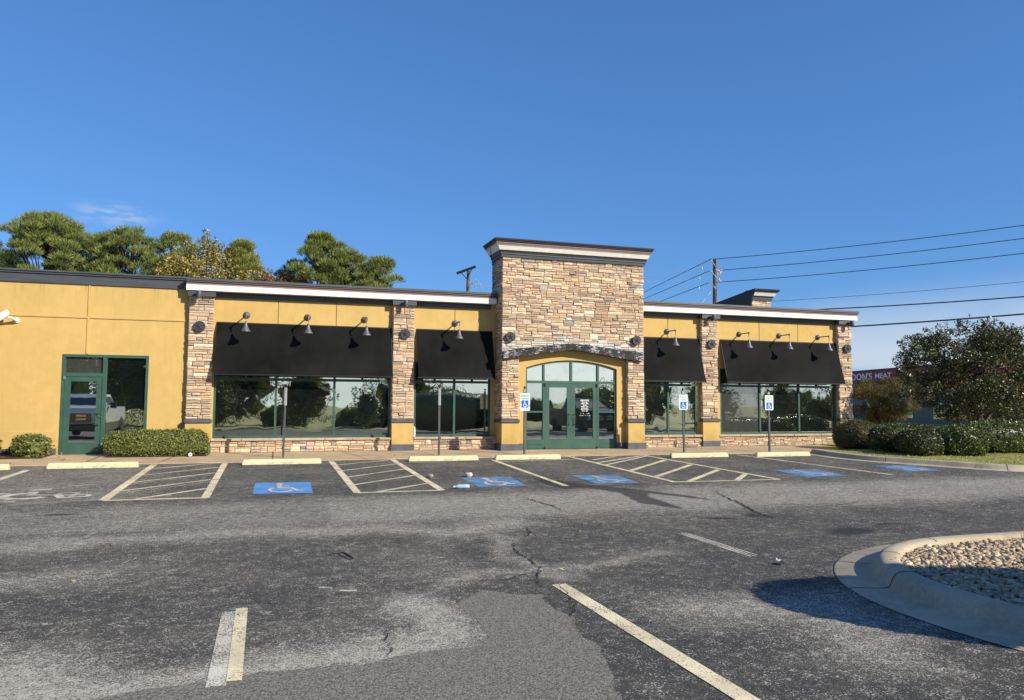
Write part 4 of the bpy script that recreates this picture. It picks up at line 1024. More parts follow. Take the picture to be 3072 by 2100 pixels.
# wheel stops
root=thing('wheel_stop','cream concrete wheel stop in front of the green side door','wheel stop',(0,0,0),'concrete wheel stops along the parking bays')
w=MB(); L=.925
def ring(x,i,b): return [(x,-.085+i*.3,.0+0),(x,-.075+i,.06),(x,-.05+i,.115-b),(x,-.035+i,.125-b),(x,.035-i,.125-b),(x,.05-i,.115-b),(x,.075-i,.06),(x,.085-i*.3,0)]
R=[ring(-L,.012,.03),ring(-L+.03,0,.0)]+[ring(-L+.03+k*(2*L-.06)/14,random.uniform(-.002,.002),random.uniform(-.003,.003)) for k in range(1,14)]+[ring(L-.03,0,0),ring(L,.012,.03)]
v=[p for r in R for p in r]; fs=[tuple(range(8)),tuple(range(len(v)-1,len(v)-9,-1))]
for i in range(len(R)-1):
    for k in range(8): j=(k+1)%8; fs.append((i*8+k,(i+1)*8+k,(i+1)*8+j,i*8+j))
w.add(v,fs); w.build('concrete_bar',M['stop'],root,True)
for x in (-.62,.62): w=MB(); w.lathe([(.014,.118),(.014,.129)],(x,0,0),8); w.build('anchor_pin',M['dark'],root,True)
for i,(x,y,l) in enumerate([(-3.79,-3.68,None),(-6.36,-3.75,'wheel stop cut off by the left edge, beyond the leftmost painted line'),(.32,-3.58,'cream wheel stop in front of the sleeved bare post and bright blue square'),(4.38,-3.44,'cream wheel stop in front of the bare post by the tower'),(6.70,-3.50,'cream wheel stop below the two-plate parking sign left of the doors'),(11.80,-3.78,'cream wheel stop in front of the parking sign right of the tower'),(14.53,-3.92,'cream wheel stop in front of the parking sign furthest right')]):
    if i==0: root.location=(x,y,T(x,y)+.008)
    else: dup(root,(x,y,T(x,y)+.008),l,random.uniform(-.012,.012))
# litter and stones
def rock(x,y,s,label,seed,mat='rock'):
    r=random.Random(seed); w=MB(); n=9; rows=[]
    v=[]; 
    for j in range(6):
        ph=PI*j/5-PI/2
        for k in range(n):
            a=2*PI*k/n; q=s*(1+r.uniform(-.22,.22)); v.append((x+q*1.15*math.cos(ph)*math.cos(a),y+q*.9*math.cos(ph)*math.sin(a),T(x,y)+s*.6+q*.75*math.sin(ph)))
    fs=[(j*n+k,j*n+(k+1)%n,(j+1)*n+(k+1)%n,(j+1)*n+k) for j in range(5) for k in range(n)]
    w.add(v,fs); return tag(w.build('rock',M[mat]),label,'rock')
rock(3.32,-6.95,.060,'brown fist-sized rock on the asphalt left of the pale rock',1)
M['palerock']=simple('pale_rock',(.62,.52,.44),.85,var=.2,scale=20,bump=.6)
rock(4.15,-7.02,.075,'pale pinkish rock lying just above the scuffed blue square',2,'palerock')
bx,by=3.42,-8.84
root=thing('plastic_bottle','crushed pale blue plastic bottle lying on the asphalt by the second hatched aisle','bottle',(bx,by,T(bx,by)))
w=MB(); zc=T(bx,by)+.05
w.lathe([(.02,.0),(.045,.012),(.048,.10),(.042,.14),(.047,.18),(.046,.235),(.030,.27),(.015,.29)],(bx-.0,by,zc),14,True,'x'); 
w.v=[(2*(bx+.14)-p[0],p[1],zc-.05+(p[2]-zc+.05)*.92) for p in w.v]; w.build('body',M['bottle'],root)
w=MB(); w.lathe([(.018,-.012),(.02,-.01),(.02,.02),(.017,.022)],(bx-.03,by,zc-.004),12,True,'x'); w.build('cap',M['plastic'],root)
root=thing('twig','forked dark twig lying on the open asphalt','twig',(.8,-14.2,T(0,-14.2)))
w=MB(); z=T(0,-14.2)+.02
w.tube([(.84,-14.05,z+.01),(.86,-14.15,z+.02),(.90,-14.27,z+.01),(.93,-14.38,z)],[.008,.012,.013,.010],6); w.tube([(.86,-14.15,z+.02),(.74,-14.10,z+.012),(.66,-14.12,z)],[.006,.005,.003],6); w.tube([(.74,-14.10,z+.012),(.70,-14.02,z+.02)],[.004,.002],5); w.build('stick',M['dark'],root)
def crumple(x,y,z,s,name,label,cat,mat,seed,curl=.5):
    r=random.Random(seed); n=9; w=MB(); v=[]
    for j in range(n+1):
        for i in range(n+1):
            u=i/n*2-1; t=j/n*2-1; k=(1-.55*abs(t)**1.5)*(1+.25*math.sin(7*t+seed))
            v.append((x+s*u*k,y+s*1.1*t+s*.2*math.sin(3*u),z+s*(curl*(u*u*.6+t*t*.35)+.16*math.sin(5*u+seed)*math.cos(4*t)+r.uniform(-.03,.03))+s*.06))
    f=[(j*(n+1)+i,j*(n+1)+i+1,(j+1)*(n+1)+i+1,(j+1)*(n+1)+i) for j in range(n) for i in range(n)]
    w.add(v,f,None,True); return tag(w.build(name,mat),label,cat)
M['dryleaf']=simple('dry_leaf',(.40,.31,.22),.8,var=.25,scale=25)
M['paper']=simple('paper',(.60,.56,.50),.8,var=.15,scale=25)
crumple(5.56,-15.78,T(0,-15.78)+.012,.055,'crumpled_paper','crumpled pale scrap on the asphalt near the island nose','litter',M['paper'],3,.9)
crumple(6.02,-17.5,T(0,-17.5)+.024,.055,'fallen_leaf','dry curled leaf lying in the shaded gutter of the planter island','leaf',M['dryleaf'],5,.4)
crumple(-4.85,-1.75,T(0,-1.75)+.024,.05,'fallen_leaf','small dry brown leaf on the sidewalk outside the side door','leaf',M['dryleaf'],8,.4)
root=thing('cleanout_cap','round white drain cap at the foot of the box hedge','drain cap',(-1.98,-1.2,T(0,-1.2)+.02))
w=MB(); w.lathe([(.05,0),(.05,.05)],(-1.98,-1.25,T(0,-1.2)+.07),16,True,'-y'); w.build('rim',M['plastic'],root)
w=MB(); w.lathe([(.018,.05),(.016,.065)],(-1.98,-1.25,T(0,-1.2)+.07),8,True,'-y'); w.build('plug',M['steel'],root)

# ================================================================== PLANTS
def sup(a,b,h,e,ph,bump):
    sp=lambda x,q:np.sign(x)*np.abs(x)**q
    q=1+bump*(np.sin(3*a+ph[0])*np.cos(2*b+ph[1])+.6*np.sin(5*a+ph[2]+3*b))
    return np.stack([sp(np.cos(b),e[1])*sp(np.cos(a),e[0]),sp(np.cos(b),e[1])*sp(np.sin(a),e[0]),sp(np.sin(b),e[1])],-1)*np.array(h)*q[...,None]
def hedge(name,label,cat,c,h,e,n,ln,pal,wts,mat,group=None,seed=1,jit=.3,bump=.05,loose=.035,rot=0.0):
    root=thing(name,label,cat,(c[0],c[1],c[2]-h[2]),group)
    avg=tuple(np.average(np.array(pal),axis=0,weights=wts)*.9)
    global RNG; RNG=np.random.default_rng(seed); ph=RNG.uniform(0,6,6)
    na,nb=56,30
    a,b=np.meshgrid(np.linspace(0,2*PI,na,endpoint=False),np.linspace(-PI/2,PI/2,nb+1))
    V=sup(a,b,h,e,ph,bump)
    F=[];T_=[]
    for j in range(nb):
        for i in range(na):
            q=(j*na+i,j*na+(i+1)%na,(j+1)*na+(i+1)%na,(j+1)*na+i); F.append(q); T_+= [(q[0],q[1],q[2]),(q[0],q[2],q[3])]
    VV=V.reshape(-1,3); T_=np.array(T_)
    w=MB(); w.add([tuple(p) for p in VV*(.93 if loose>.01 else .985)+np.array(c)],F,avg,True); w.build('branches',mat,root)
    A,B,C=VV[T_[:,0]],VV[T_[:,1]],VV[T_[:,2]]; nr=np.cross(B-A,C-A); ar=np.linalg.norm(nr,axis=1)
    ar=ar*np.where((A[:,2]<-.85*h[2]),.15,1.0)
    k=RNG.choice(len(T_),n,p=ar/ar.sum()); r1=np.sqrt(RNG.random(n))[:,None]; r2=RNG.random(n)[:,None]
    pos=A[k]*(1-r1)+B[k]*r1*(1-r2)+C[k]*r1*r2; nn=nr[k]/(np.linalg.norm(nr[k],axis=1,keepdims=True)+1e-9)
    pos=pos+nn*(RNG.uniform(-.05,loose,n)+RNG.normal(0,.010,n))[:,None]+np.array(c)
    lump=np.sin(pos[:,0]*9+ph[3])*np.sin(pos[:,2]*11+ph[4])*np.sin(pos[:,1]*8+ph[5])
    pos+=nn*(lump*.022)[:,None]
    ax=nn*.5+unit(n)*.9
    leaf_mesh('foliage',pos,ax,RNG.uniform(.7,1.3,n)*ln,RNG.uniform(.5,.75,n)*ln,colours(n,pal,wts,jit),mat,root)
    root.rotation_euler=(0,0,rot)
    return root
GY=[(.19,.215,.05),(.13,.155,.04),(.26,.27,.075),(.08,.10,.03),(.22,.15,.055)]
hedge('box_hedge','long clipped box hedge between the side door and the first pier','hedge',(-2.80,-.68,.315),(1.24,.38,.33),(.42,.45),9000,.052,GY,[5,6,3,4,.5],M['leaf'],None,11)
hedge('small_shrub','small loose yellow-green shrub left of the green side door','shrub',(-5.87,-.62,.26),(.40,.36,.27),(.9,.8),1500,.085,[(.17,.19,.045),(.11,.14,.035),(.24,.22,.06),(.07,.09,.025)],[5,4,3,3],M['leaf'],None,12,.3,.10,.06)
hedge('small_shrub','shrub cut off by the left edge below the camera, leaning against the grey base','shrub',(-7.0,-.62,.24),(.42,.36,.27),(.9,.8),1500,.085,[(.17,.19,.045),(.11,.14,.035),(.24,.22,.06),(.07,.09,.025)],[5,4,3,3],M['leaf'],None,13,.3,.10,.06)
DG=[(.07,.085,.026),(.035,.046,.016),(.13,.15,.05),(.14,.11,.05)]
hedge('dome_shrub','dome-clipped brownish-green shrub at the right corner of the building','shrub',(18.82,-2.2,.40),(.84,.70,.52),(1,.95),9000,.045,[(.085,.085,.035),(.06,.062,.025),(.12,.11,.05),(.11,.075,.04)],[5,5,3,2],M['leaf'],None,14)
hedge('rounded_hedge','low dark hedge left-most of the lawn group, in the shade of the big crape myrtle','hedge',(18.85,-4.15,.44),(1.15,.62,.42),(.7,.62),7000,.055,DG,[5,5,2,.5],M['shiny'],None,15)
hedge('rounded_hedge','front hedge on the lawn, touching the glossier hedge to its right','hedge',(18.2,-5.35,.35),(.64,.55,.40),(.85,.8),6500,.055,DG,[5,5,2,.3],M['shiny'],None,16)
hedge('rounded_hedge','glossy rounded hedge nearest the kerb, in front of the crape myrtle trunks','hedge',(19.55,-5.5,.39),(.74,.66,.46),(.85,.8),8000,.058,[(.08,.11,.03),(.035,.05,.016),(.17,.20,.06),(.24,.26,.10)],[5,5,3,1.5],M['shiny'],None,17)
hedge('rounded_hedge','large glossy hedge running off the right edge','hedge',(22.0,-4.9,.48),(1.5,.78,.50),(.75,.75),11000,.06,[(.08,.11,.03),(.035,.05,.016),(.17,.20,.06),(.24,.26,.10)],[5,5,3,1.5],M['shiny'],None,18)
hedge('clipped_hedge','big smooth-clipped hedge on the planter island, casting the foreground shadow','hedge',(10.32,-21.0,1.0),(4.4,1.0,1.20),(.8,.85),11000,.075,DG,[5,5,2,.3],M['shiny'],None,19,.3,.006,.006,-.42)

def limb_tree(root,name,mat,base,stems,seed):
    w=MB(); r=random.Random(seed)
    for s in stems: w.tube(s[0],s[1],7)
    return w.build(name,mat,root)
def crown_clumps(root,clumps,per,ln,wd,pal,wts,mat,up=.5,jit=.25,needle=False,seed=1,name='crown'):
    global RNG; RNG=np.random.default_rng(seed)
    P=[];A=[];C=[]
    for (cx,cy,cz,rx,rz) in clumps:
        n=int(per*(rx*rx)); u=unit(n); rad=RNG.uniform(.35,1,n)**(.45)
        if needle: u[:,2]=np.where(u[:,2]<-.2,-u[:,2]*.6,u[:,2])
        p=np.stack([u[:,0]*rx,u[:,1]*rx,u[:,2]*rz],1)*rad[:,None]
        P.append(p+np.array([cx,cy,cz])); a=u*np.array([1,1,1])+np.array([0,0,up])+unit(n)*(.35 if needle else .9); A.append(a)
        C.append(colours(n,pal,wts,jit)*RNG.uniform(.85,1.15))
    P=np.concatenate(P);A=np.concatenate(A);C=np.clip(np.concatenate(C),.004,.9); n=len(P)
    return leaf_mesh(name,P,A,RNG.uniform(.7,1.3,n)*ln,RNG.uniform(.7,1.3,n)*wd,C,mat,root)
# ---- pines behind the roof
PIN=[(.215,.25,.068),(.15,.18,.052),(.27,.30,.09),(.09,.112,.037)]
def pine(label,x,y,h,half,low,nclump,seed,pal=PIN,shape='dome',lean=0):
    root=thing('pine_tree',label,'pine tree',(x,y,0),'pines behind the left half of the building')
    r=random.Random(seed); cl=[]; st=[]
    tr=[(x+lean*(k/6)**2+r.gauss(0,.1),y+r.gauss(0,.1),h*.93*k/6) for k in range(7)]
    st.append((tr,[.30*(1-.8*k/6)+.03 for k in range(7)]))
    for i in range(nclump):
        t=(i+.5)/nclump; z=low+(h-low)*t
        if shape=='dome': R=half*math.sqrt(max(0.02,1-((z-low-.15*(h-low))/((h-low)*.86))**2)) if z>low+.15*(h-low) else half*.92
        else: R=half*(1-.85*(z-low)/(h-low))
        a=i*2.399+r.uniform(-.5,.5); q=R*r.uniform(.45,1.0); cr=r.uniform(.62,1.05)*(.75+.25*half/3)
        p=(x+lean*t+q*math.cos(a),y+q*math.sin(a)*.8,z-cr*.4)
        cl.append((p[0],p[1],p[2],cr*r.uniform(.6,1.1),cr*r.uniform(.48,.78)))
        k=min(6,max(1,(z-1.3)/(h*.93)*6)); k0=int(min(5,k)); b=tr[k0]
        st.append(([b,((b[0]+p[0])/2,(b[1]+p[1])/2,(b[2]+p[2])/2-.15),(p[0],p[1],p[2]-cr*.1)],[.09,.06,.025]))
    limb_tree(root,'trunk',M['bark'],None,st,seed)
    crown_clumps(root,cl,860,.34,.034,pal,[5,5,3,2],M['needle'],.6,.22,True,seed)
pine('largest broad-domed pine, at the far left behind the parapet',-15.6,38.4,14.8,4.0,9.0,104,21)
pine('slender pine tucked between the broad-domed pine and the rounded one',-12.0,38.6,13.5,2.2,9.3,40,22)
pine('rounded pine just left of the golden tree, with a low pale bough',-9.8,36.9,13.8,2.4,9.0,56,23)
pine('pine top half hidden behind the golden autumn tree',-7.0,37.6,13.8,2.3,9.2,44,24)
PY=[(.29,.31,.08),(.21,.23,.06),(.34,.34,.10),(.13,.14,.05)]
pine('yellow-green conical pine to the right of the golden tree',-2.2,35.6,13.2,2.5,8.6,44,25,PY,'cone')
pine('low thin pine rising behind the reddish tree',1.1,35.6,11.6,1.6,8.6,16,26)
pine('tall open pine with a bare dark trunk showing against the sky',3.2,32.8,13.5,1.85,10.0,42,27)
pine('middle pine of the right-hand cluster, dense and dark',5.1,32.3,12.35,1.8,8.8,38,28)
pine('lowest spreading pine at the right end of the cluster',6.6,31.8,11.8,1.7,8.6,36,29,lean=.7)
# ---- golden deciduous tree with upright shoots
def golden():
    x,y=-4.6,35.2; root=thing('autumn_tree','golden-leaved autumn tree with thin upright shoots behind the roof','tree',(x,y,0)); r=random.Random(31)
    st=[([(x,y,0),(x+.1,y,4),(x,y,7.5)],[.28,.22,.15])]; cl=[]
    for i in range(70):
        a=r.uniform(0,2*PI); q=math.sqrt(r.random())*3.3; zt=8.6+ (12.7-8.6)*r.random()*(1-.6*(q/3.3)**2)
        cl.append((x+q*math.cos(a),y+q*math.sin(a)*.7,zt,r.uniform(.45,.8),r.uniform(.55,.95)))
    for i in range(13):
        dx=-2.6+5.3*i/12+r.uniform(-.2,.2); zt=13.3-abs(dx+.1)*.42+r.uniform(-.5,.5)
        st.append(([(x,y,7.5),(x+dx*.5,y+r.uniform(-.5,.5),9.5),(x+dx,y+r.uniform(-.6,.6),zt)],[.10,.06,.015]))
        for k in range(4): cl.append((x+dx*(1-.10*k),y,zt-.1-.42*k,.20+.09*k,.34))
    limb_tree(root,'trunk',M['bark'],None,st,1)
    crown_clumps(root,cl,330,.17,.11,[(.36,.28,.075),(.24,.21,.06),(.45,.35,.11),(.14,.15,.045),(.38,.21,.08)],[5,5,3,4,1],M['leaf'],.2,.25,False,32)
golden()
def redtree():
    x,y=.85,33.6; root=thing('autumn_tree','small russet-leaved tree peeping over the roof left of the open pine','tree',(x,y,0)); r=random.Random(33)
    st=[([(x,y,0),(x,y,5),(x+.1,y,8)],[.18,.13,.06])]; cl=[]
    for i in range(24):
        a=r.uniform(0,2*PI); q=math.sqrt(r.random())*1.75; cl.append((x+q*math.cos(a),y+q*math.sin(a)*.6,9.3+r.random()*1.3+(.35 if math.cos(a)>0.6 else 0),r.uniform(.4,.6),r.uniform(.4,.6))); st.append(([(x,y,7),(cl[-1][0],cl[-1][1],cl[-1][2])],[.05,.015]))
    limb_tree(root,'trunk',M['bark'],None,st,1)
    crown_clumps(root,cl,330,.17,.11,[(.22,.14,.045),(.26,.09,.05),(.15,.12,.035),(.34,.13,.09)],[5,3,4,2],M['leaf'],.2,.25,False,34)
redtree()
# ---- crape myrtle on the lawn
def crape():
    x,y=24.55,-1.5; root=thing('crape_myrtle','large dark multi-stemmed crape myrtle on the lawn by the right edge','tree',(x,y,.1)); r=random.Random(41)
    st=[];cl=[]
    for dx,dy,tx,ty in ((-.45,.05,-1.5,-.3),(-.12,-.1,-.4,.5),(.12,.05,.2,-.6),(.32,.1,1.3,.2),(.48,-.05,2.0,-.4)):
        st.append(([(x+dx,y+dy,.0),(x+dx*1.1,y+dy,.75),(x+dx+tx*.25,y+dy+ty*.3,1.5),(x+dx+tx*.6,y+ty*.6,2.4),(x+tx,y+ty,3.4)],[.085,.075,.06,.045,.02]))
    for i in range(128):
        a=r.uniform(0,2*PI); q=r.random()**.5; z=1.15+2.85*r.random()
        if z<1.55 and q<.62: q=.62+.3*r.random()
        R=2.6*math.sqrt(max(.06,1-((z-2.35)/2.05)**2))*(1+.16*math.sin(3*a+1.3)+.12*math.sin(5*a+z*2.2))
        px=x+.15+R*q*math.cos(a); cl.append((px,y+R*q*.75*math.sin(a),z,r.uniform(.26,.52),r.uniform(.24,.44)))
        if i%3==0: s=st[i%5][0]; st.append(([s[3],((s[3][0]+px)/2,(s[3][1]+cl[-1][1])/2,(s[3][2]+z)/2+.1),(px,cl[-1][1],z)],[.03,.02,.008]))
    # wispy outer sprays break the outline
    for i in range(70):
        a=r.uniform(-.35,PI+.35); R=1.02+.16*r.random(); px=x+.15+2.55*R*math.cos(a); z=2.3+1.85*R*math.sin(a)
        for k in range(3): cl.append((px+k*.10*math.cos(a)*r.uniform(.3,1.2),y+r.uniform(-1,.8),z+k*.11*r.uniform(.4,1.2),.15-.03*k,.16-.03*k))
    # drooping sprays at the left and under the crown
    for dx,z in ((-2.0,1.15),(-1.7,.95),(-1.4,.85),(-1.15,.75),(-2.4,1.7),(2.2,1.2),(2.5,1.0),(.9,1.15),(1.3,1.3)):
        for k in range(3): cl.append((x+dx,y-.5+r.uniform(-.3,.3),z+.22*k,.10+.05*k,.17))
    limb_tree(root,'trunk',M['palebark'],None,st,1)
    pal=[(.065,.075,.022),(.030,.036,.012),(.115,.115,.036),(.13,.085,.036),(.20,.20,.09)]
    crown_clumps(root,cl,2300,.085,.045,pal,[6,6,3,1.6,.35],M['shiny'],.1,.28,False,42)
    # pinnate shoots that stand clear of the crown
    rr=np.random.default_rng(43)
    for bx,bz,tx,tz in ((-2.6,3.2,-3.15,3.75),(-2.2,3.3,-2.25,4.15),(-2.5,2.9,-2.85,3.5),(-.7,3.9,-.5,4.75),(-.1,3.9,.45,4.7),(.9,3.7,1.35,4.35),(1.9,3.4,2.5,4.05),(-3.1,2.5,-3.7,2.75),(-1.5,3.8,-1.6,4.4),(2.6,3.1,3.2,3.6),(-3.2,2.0,-3.8,2.15)):
        P=[];A=[]
        for k in range(30):
            t=k/29; p=np.array([x+bx+(tx-bx)*t,y-.5+rr.normal(0,.02),bz+(tz-bz)*t]); s=1 if k%2 else -1
            d=np.array([tx-bx,0,tz-bz]); d/=np.linalg.norm(d); nn=np.array([d[2],0,-d[0]])*s
            a=nn+d*.5+rr.normal(0,.15,3); P.append(p+a*.05); A.append(a)
        n=len(P); leaf_mesh('shoot',np.array(P),np.array(A),.12*(1-.3*rr.random(n)),.055,colours(n,[(.05,.075,.03),(.08,.10,.05)],[3,2]),M['shiny'],root)
crape()
def vase():
    x,y=29.2,7.6; root=thing('vase_shrub','brownish vase-shaped shrub with many bare stems behind the dome-clipped shrub','shrub tree',(x,y,.05)); r=random.Random(51); st=[];cl=[]
    for i in range(22):
        a=r.uniform(0,2*PI); q=r.uniform(.5,1.55); z=r.uniform(1.5,2.6); st.append(([(x+r.uniform(-.1,.1),y,.05),(x+q*.4*math.cos(a),y+q*.4*math.sin(a),.75),(x+q*math.cos(a),y+q*math.sin(a),z)],[.03,.022,.008]))
    for i in range(60):
        a=r.uniform(0,2*PI); z=.75+1.78*r.random(); R=.95+.8*min(1,(z-.85)/.8); R*=math.sqrt(max(.1,1-max(0,(z-2.0)/.95)**2)); q=r.random()**.5*R
        cl.append((x+q*math.cos(a),y+q*math.sin(a),z,r.uniform(.28,.42),r.uniform(.28,.42)))
    limb_tree(root,'stem',M['palebark'],None,st,1)
    crown_clumps(root,cl,8200,.055,.03,[(.13,.115,.04),(.08,.075,.026),(.18,.14,.055),(.13,.08,.035)],[5,5,3,2],M['leaf'],.2,.25,False,52)
vase()
RNG=np.random.default_rng(77); n=420
P=np.concatenate([np.stack([RNG.uniform(-8,-1.4,90),RNG.normal(-1.25,.16,90)],1),np.stack([RNG.uniform(-6,19,110),RNG.normal(-2.75,.35,110)],1),np.stack([RNG.uniform(-6,16,60),RNG.uniform(-16,-4,60)],1),np.stack([RNG.uniform(17,21,110),RNG.normal(-3.2,.5,110)],1),np.stack([RNG.uniform(6.2,9.5,50),RNG.uniform(-17.5,-15.8,50)],1)])
z=np.array([T(x,y)+(.21 if (x>6 and y<-15.5) else .13 if (x>16.3 and y<-3.2) else .05 if y>-2.9 else .012) for x,y in P])
struct(leaf_mesh('fallen_leaves',np.column_stack([P,z]),unit(len(P))*np.array([1,1,.25]),RNG.uniform(.035,.075,len(P)),.035,colours(len(P),[(.36,.24,.12),(.28,.18,.09),(.45,.34,.17),(.20,.13,.08)],[4,4,2,2]),M['leaf'],None,np.tile(np.array([[0,0,1.0]]),(len(P),1))),'stuff')
# stems of dry grass in the island
root=thing('dry_weed','thin dry weed sprig growing in the sunlit pebbles','weed',(9.0,-15.95,T(0,-15.95)+.1))
w=MB()
for dx,dz,l in ((-.06,.02,.30),(.02,.0,.26),(.05,.03,.20),(-.02,-.02,.16),(.09,.0,.12)): w.tube([(9.0+dx*.2,-15.95,T(0,-15.95)+.10),(9.0+dx*.6,-15.95+dz,T(0,-15.95)+.1+l*.6),(9.0+dx*1.6,-15.95+dz*2,T(0,-15.95)+.1+l)],[.004,.003,.0015],4)
w.build('stalk',simple('straw',(.50,.43,.26),.8),root)
# ---- masses of far trees: behind the camera (seen in the glass) and across the road
def treemass(name,pts,seed,per,pal,wts,ln,wd):
    global RNG; RNG=np.random.default_rng(seed)
    P=[];A=[];C=[]
    for (x,y,h,w_) in pts:
        n=int(per*w_*h); u=unit(n); rad=RNG.uniform(.15,1,n)**.5
        p=np.stack([u[:,0]*w_,u[:,1]*w_*.7,u[:,2]*h*.52],1)*rad[:,None]*(1+.18*np.sin(u[:,0:1]*5+u[:,2:3]*7+x)); p[:,2]+=h*.5+T(x,y)
        P.append(p+np.array([x,y,0])); A.append(u+unit(n)); C.append(colours(n,pal,wts,.28)*RNG.uniform(.6,1.25))
    nb=[len(p) for p in P]; L=[np.full(k,ln) for k in nb]; Wd=[np.full(k,wd) for k in nb]
    for (x,y,h,w_) in pts:
        n=46; u=unit(n); p=u*np.array([w_,w_*.7,h*.52])*(RNG.random((n,1))**.5)*.66; p[:,2]+=h*.46+T(x,y)
        P.append(p+np.array([x,y,0])); A.append(unit(n)); C.append(colours(n,pal,wts,.15)); L.append(np.full(n,w_*.75)); Wd.append(np.full(n,w_*.6))
    P=np.concatenate(P); n=len(P); ln=np.concatenate(L); wd=np.concatenate(Wd)
    return struct(leaf_mesh(name,P,np.concatenate(A),ln,wd,np.clip(np.concatenate(C),.004,.9),M['leaf']),'stuff')
r=random.Random(61); pts=[]
x=-46
while x<150:
    q=x/2.9
    hgt=11 if q<-1.2 else 6.5 if q<-.25 else 2.0 if q<.45 else 6 if q<2.0 else 1.8 if q<3.6 else 6 if q<6.6 else 2.4 if q<11.6 else 3.8 if q<14.5 else 5.0
    pts.append((x+r.uniform(-1,1),-46-r.uniform(0,12)-(14 if q>7 else 0),hgt*r.uniform(.65,1.25),r.uniform(2.4,4.2)*(1.2 if hgt>6 else 1))); x+=r.uniform(2.2,4.4)
for x,y,h,w_ in ((-4,-37,4.5,2.2),(7.6,-41,3.8,1.3),(13,-40,3.6,1.6),(26,-38,3.5,2.2),(40,-40,4.5,2.4),(-14,-36,9,3.2),(-19,-35,10,3.4)): pts.append((x,y,h,w_))
treemass('treeline',pts,62,210,[(.08,.10,.035),(.055,.068,.026),(.13,.135,.05),(.16,.135,.055)],[5,5,3,2],.17,.12)
pts=[]; x=70
while x<330: pts.append((x,125+r.uniform(0,30),r.uniform(4,8.5),r.uniform(4,7))); x+=r.uniform(5,9)
treemass('woods',pts,63,9,[(.10,.09,.075),(.08,.085,.05),(.13,.115,.10)],[4,3,3],.6,.14)

# ================================================================== POLES AND WIRES
def pole(label,x,y,h,r0,r1,lean,arm):
    root=thing('utility_pole',label,'utility pole',(x,y,0)); w=MB()
    w.tube([(x,y,0),(x+lean*.5,y,h*.5),(x+lean,y,h)],[r0,(r0+r1)/2,r1],12); w.build('shaft',M['pole'],root)
    return root
p1=pole('brown wooden pole rising behind the roof right of the tower, carrying three wires each way',27.45,20.1,10.9,.17,.125,.18,0)
for z in (10.55,9.85,9.05): w=MB(); w.tube([(27.6,20.0,z-.15),(27.25,20.0,z+.22)],.035,6); w.build('insulator_bracket',M['steel'],p1)
for x,z in ((27.85,10.1),(27.95,9.95),(28.05,10.15),(27.75,9.9),(27.85,9.55),(27.98,9.42),(26.6,10.2),(26.4,9.55),(26.35,8.9)): w=MB(); w.lathe([(.02,-.08),(.045,-.04),(.03,0),(.045,.04),(.02,.08)],(x,20.0,z),8); w.build('insulator',M['lampwhite'],p1)
w=MB(); w.tube([(27.6,20,10.2),(28.1,20,10.0)],.03,5); w.build('steel_arm',M['steel'],p1)
w=MB(); w.tube([(27.6,20,9.7),(28.0,20,9.4)],.03,5); w.build('steel_arm',M['steel'],p1)
p2=pole('grey wooden pole with a tilted dark crossarm left of the tower',14.42,34.7,11.7,.17,.13,.22,1)
w=MB(); w.tube([(13.75,34.9,11.50),(15.12,34.3,12.02)],.11,6,False); w.build('crossarm',M['dark'],p2)
for q in ([(14.06,34.75,11.55),(14.5,34.6,11.05)],[(14.86,34.4,11.85),(14.52,34.55,11.1)]): w=MB(); w.tube(q,.035,5); w.build('brace',M['dark'],p2)
for x,z in ((14.95,10.75),(15.15,10.95),(15.35,10.8),(15.1,10.55),(15.5,10.6),(15.6,10.35),(14.75,10.45),(13.9,9.95),(14.1,9.9),(14.8,9.95),(15.1,9.93)): w=MB(); w.lathe([(.02,-.11),(.04,-.05),(.025,0),(.045,.05),(.02,.11)],(x,34.4,z),8); w.build('insulator',M['steel'],p2)
for q in ([(14.55,34.6,10.55),(15.2,34.4,10.75)],[(15.1,34.4,10.7),(15.5,34.4,10.62)]): w=MB(); w.tube(q,.03,5); w.build('steel_arm',M['steel'],p2)
def wire(pts,rad,label,sag=.12,mat='wire'):
    q=[]
    for a,b in zip(pts[:-1],pts[1:]):
        for k in range(10): t=k/10; q.append((a[0]+(b[0]-a[0])*t,a[1]+(b[1]-a[1])*t,a[2]+(b[2]-a[2])*t-sag*4*t*(1-t)))
    q.append(pts[-1]); w=MB(); w.tube(q,rad,5,True,False); return tag(w.build('power_line',M[mat]),label,'power line','power lines at the utility poles')
wire([(27.6,20,10.88),(37.45,6.35,10.87),(41,1.5,10.95)],.022,'topmost dark wire running from the brown pole to the right edge')
wire([(27.9,19.9,10.14),(37.47,6.39,10.19),(41,1.5,10.3)],.022,'second wire from the top, right of the brown pole')
wire([(27.7,20,9.35),(37.49,6.44,9.41),(41,1.5,9.55)],.022,'third wire from the top, right of the brown pole')
wire([(27.5,20.2,7.91),(37.53,6.53,7.92),(41,1.5,8.0)],.012,'faint thin wire below the three main ones, above the small roof tower')
wire([(27.5,20.2,7.32),(37.55,6.58,7.14),(41,1.5,7.1)],.036,'thick black cable just above the white cornice at the right')
wire([(27.5,20.3,6.03),(37.57,6.63,6.23),(41,1.5,6.35)],.045,'lowest and thickest black cable, above the crape myrtle')
wire([(27.3,20,10.87),(32.4,39.4,11.52),(44.2,88.2,12.72)],.024,'upper wire sloping down left from the brown pole to the tower',.0)
wire([(27.2,20.1,10.09),(44.2,88.2,12.3)],.024,'middle wire sloping down left from the brown pole to the tower',.0)
wire([(27.2,20.2,9.32),(44.2,88.2,11.5)],.024,'lower wire sloping down left from the brown pole to the roof edge',.0)
M['palewire']=simple('bright_wire',(.70,.76,.82),.4)
wire([(27.2,20.1,10.24),(15.0,34.2,10.25)],.010,'pale upper cable between the brown pole and the tower',.1,'palewire')
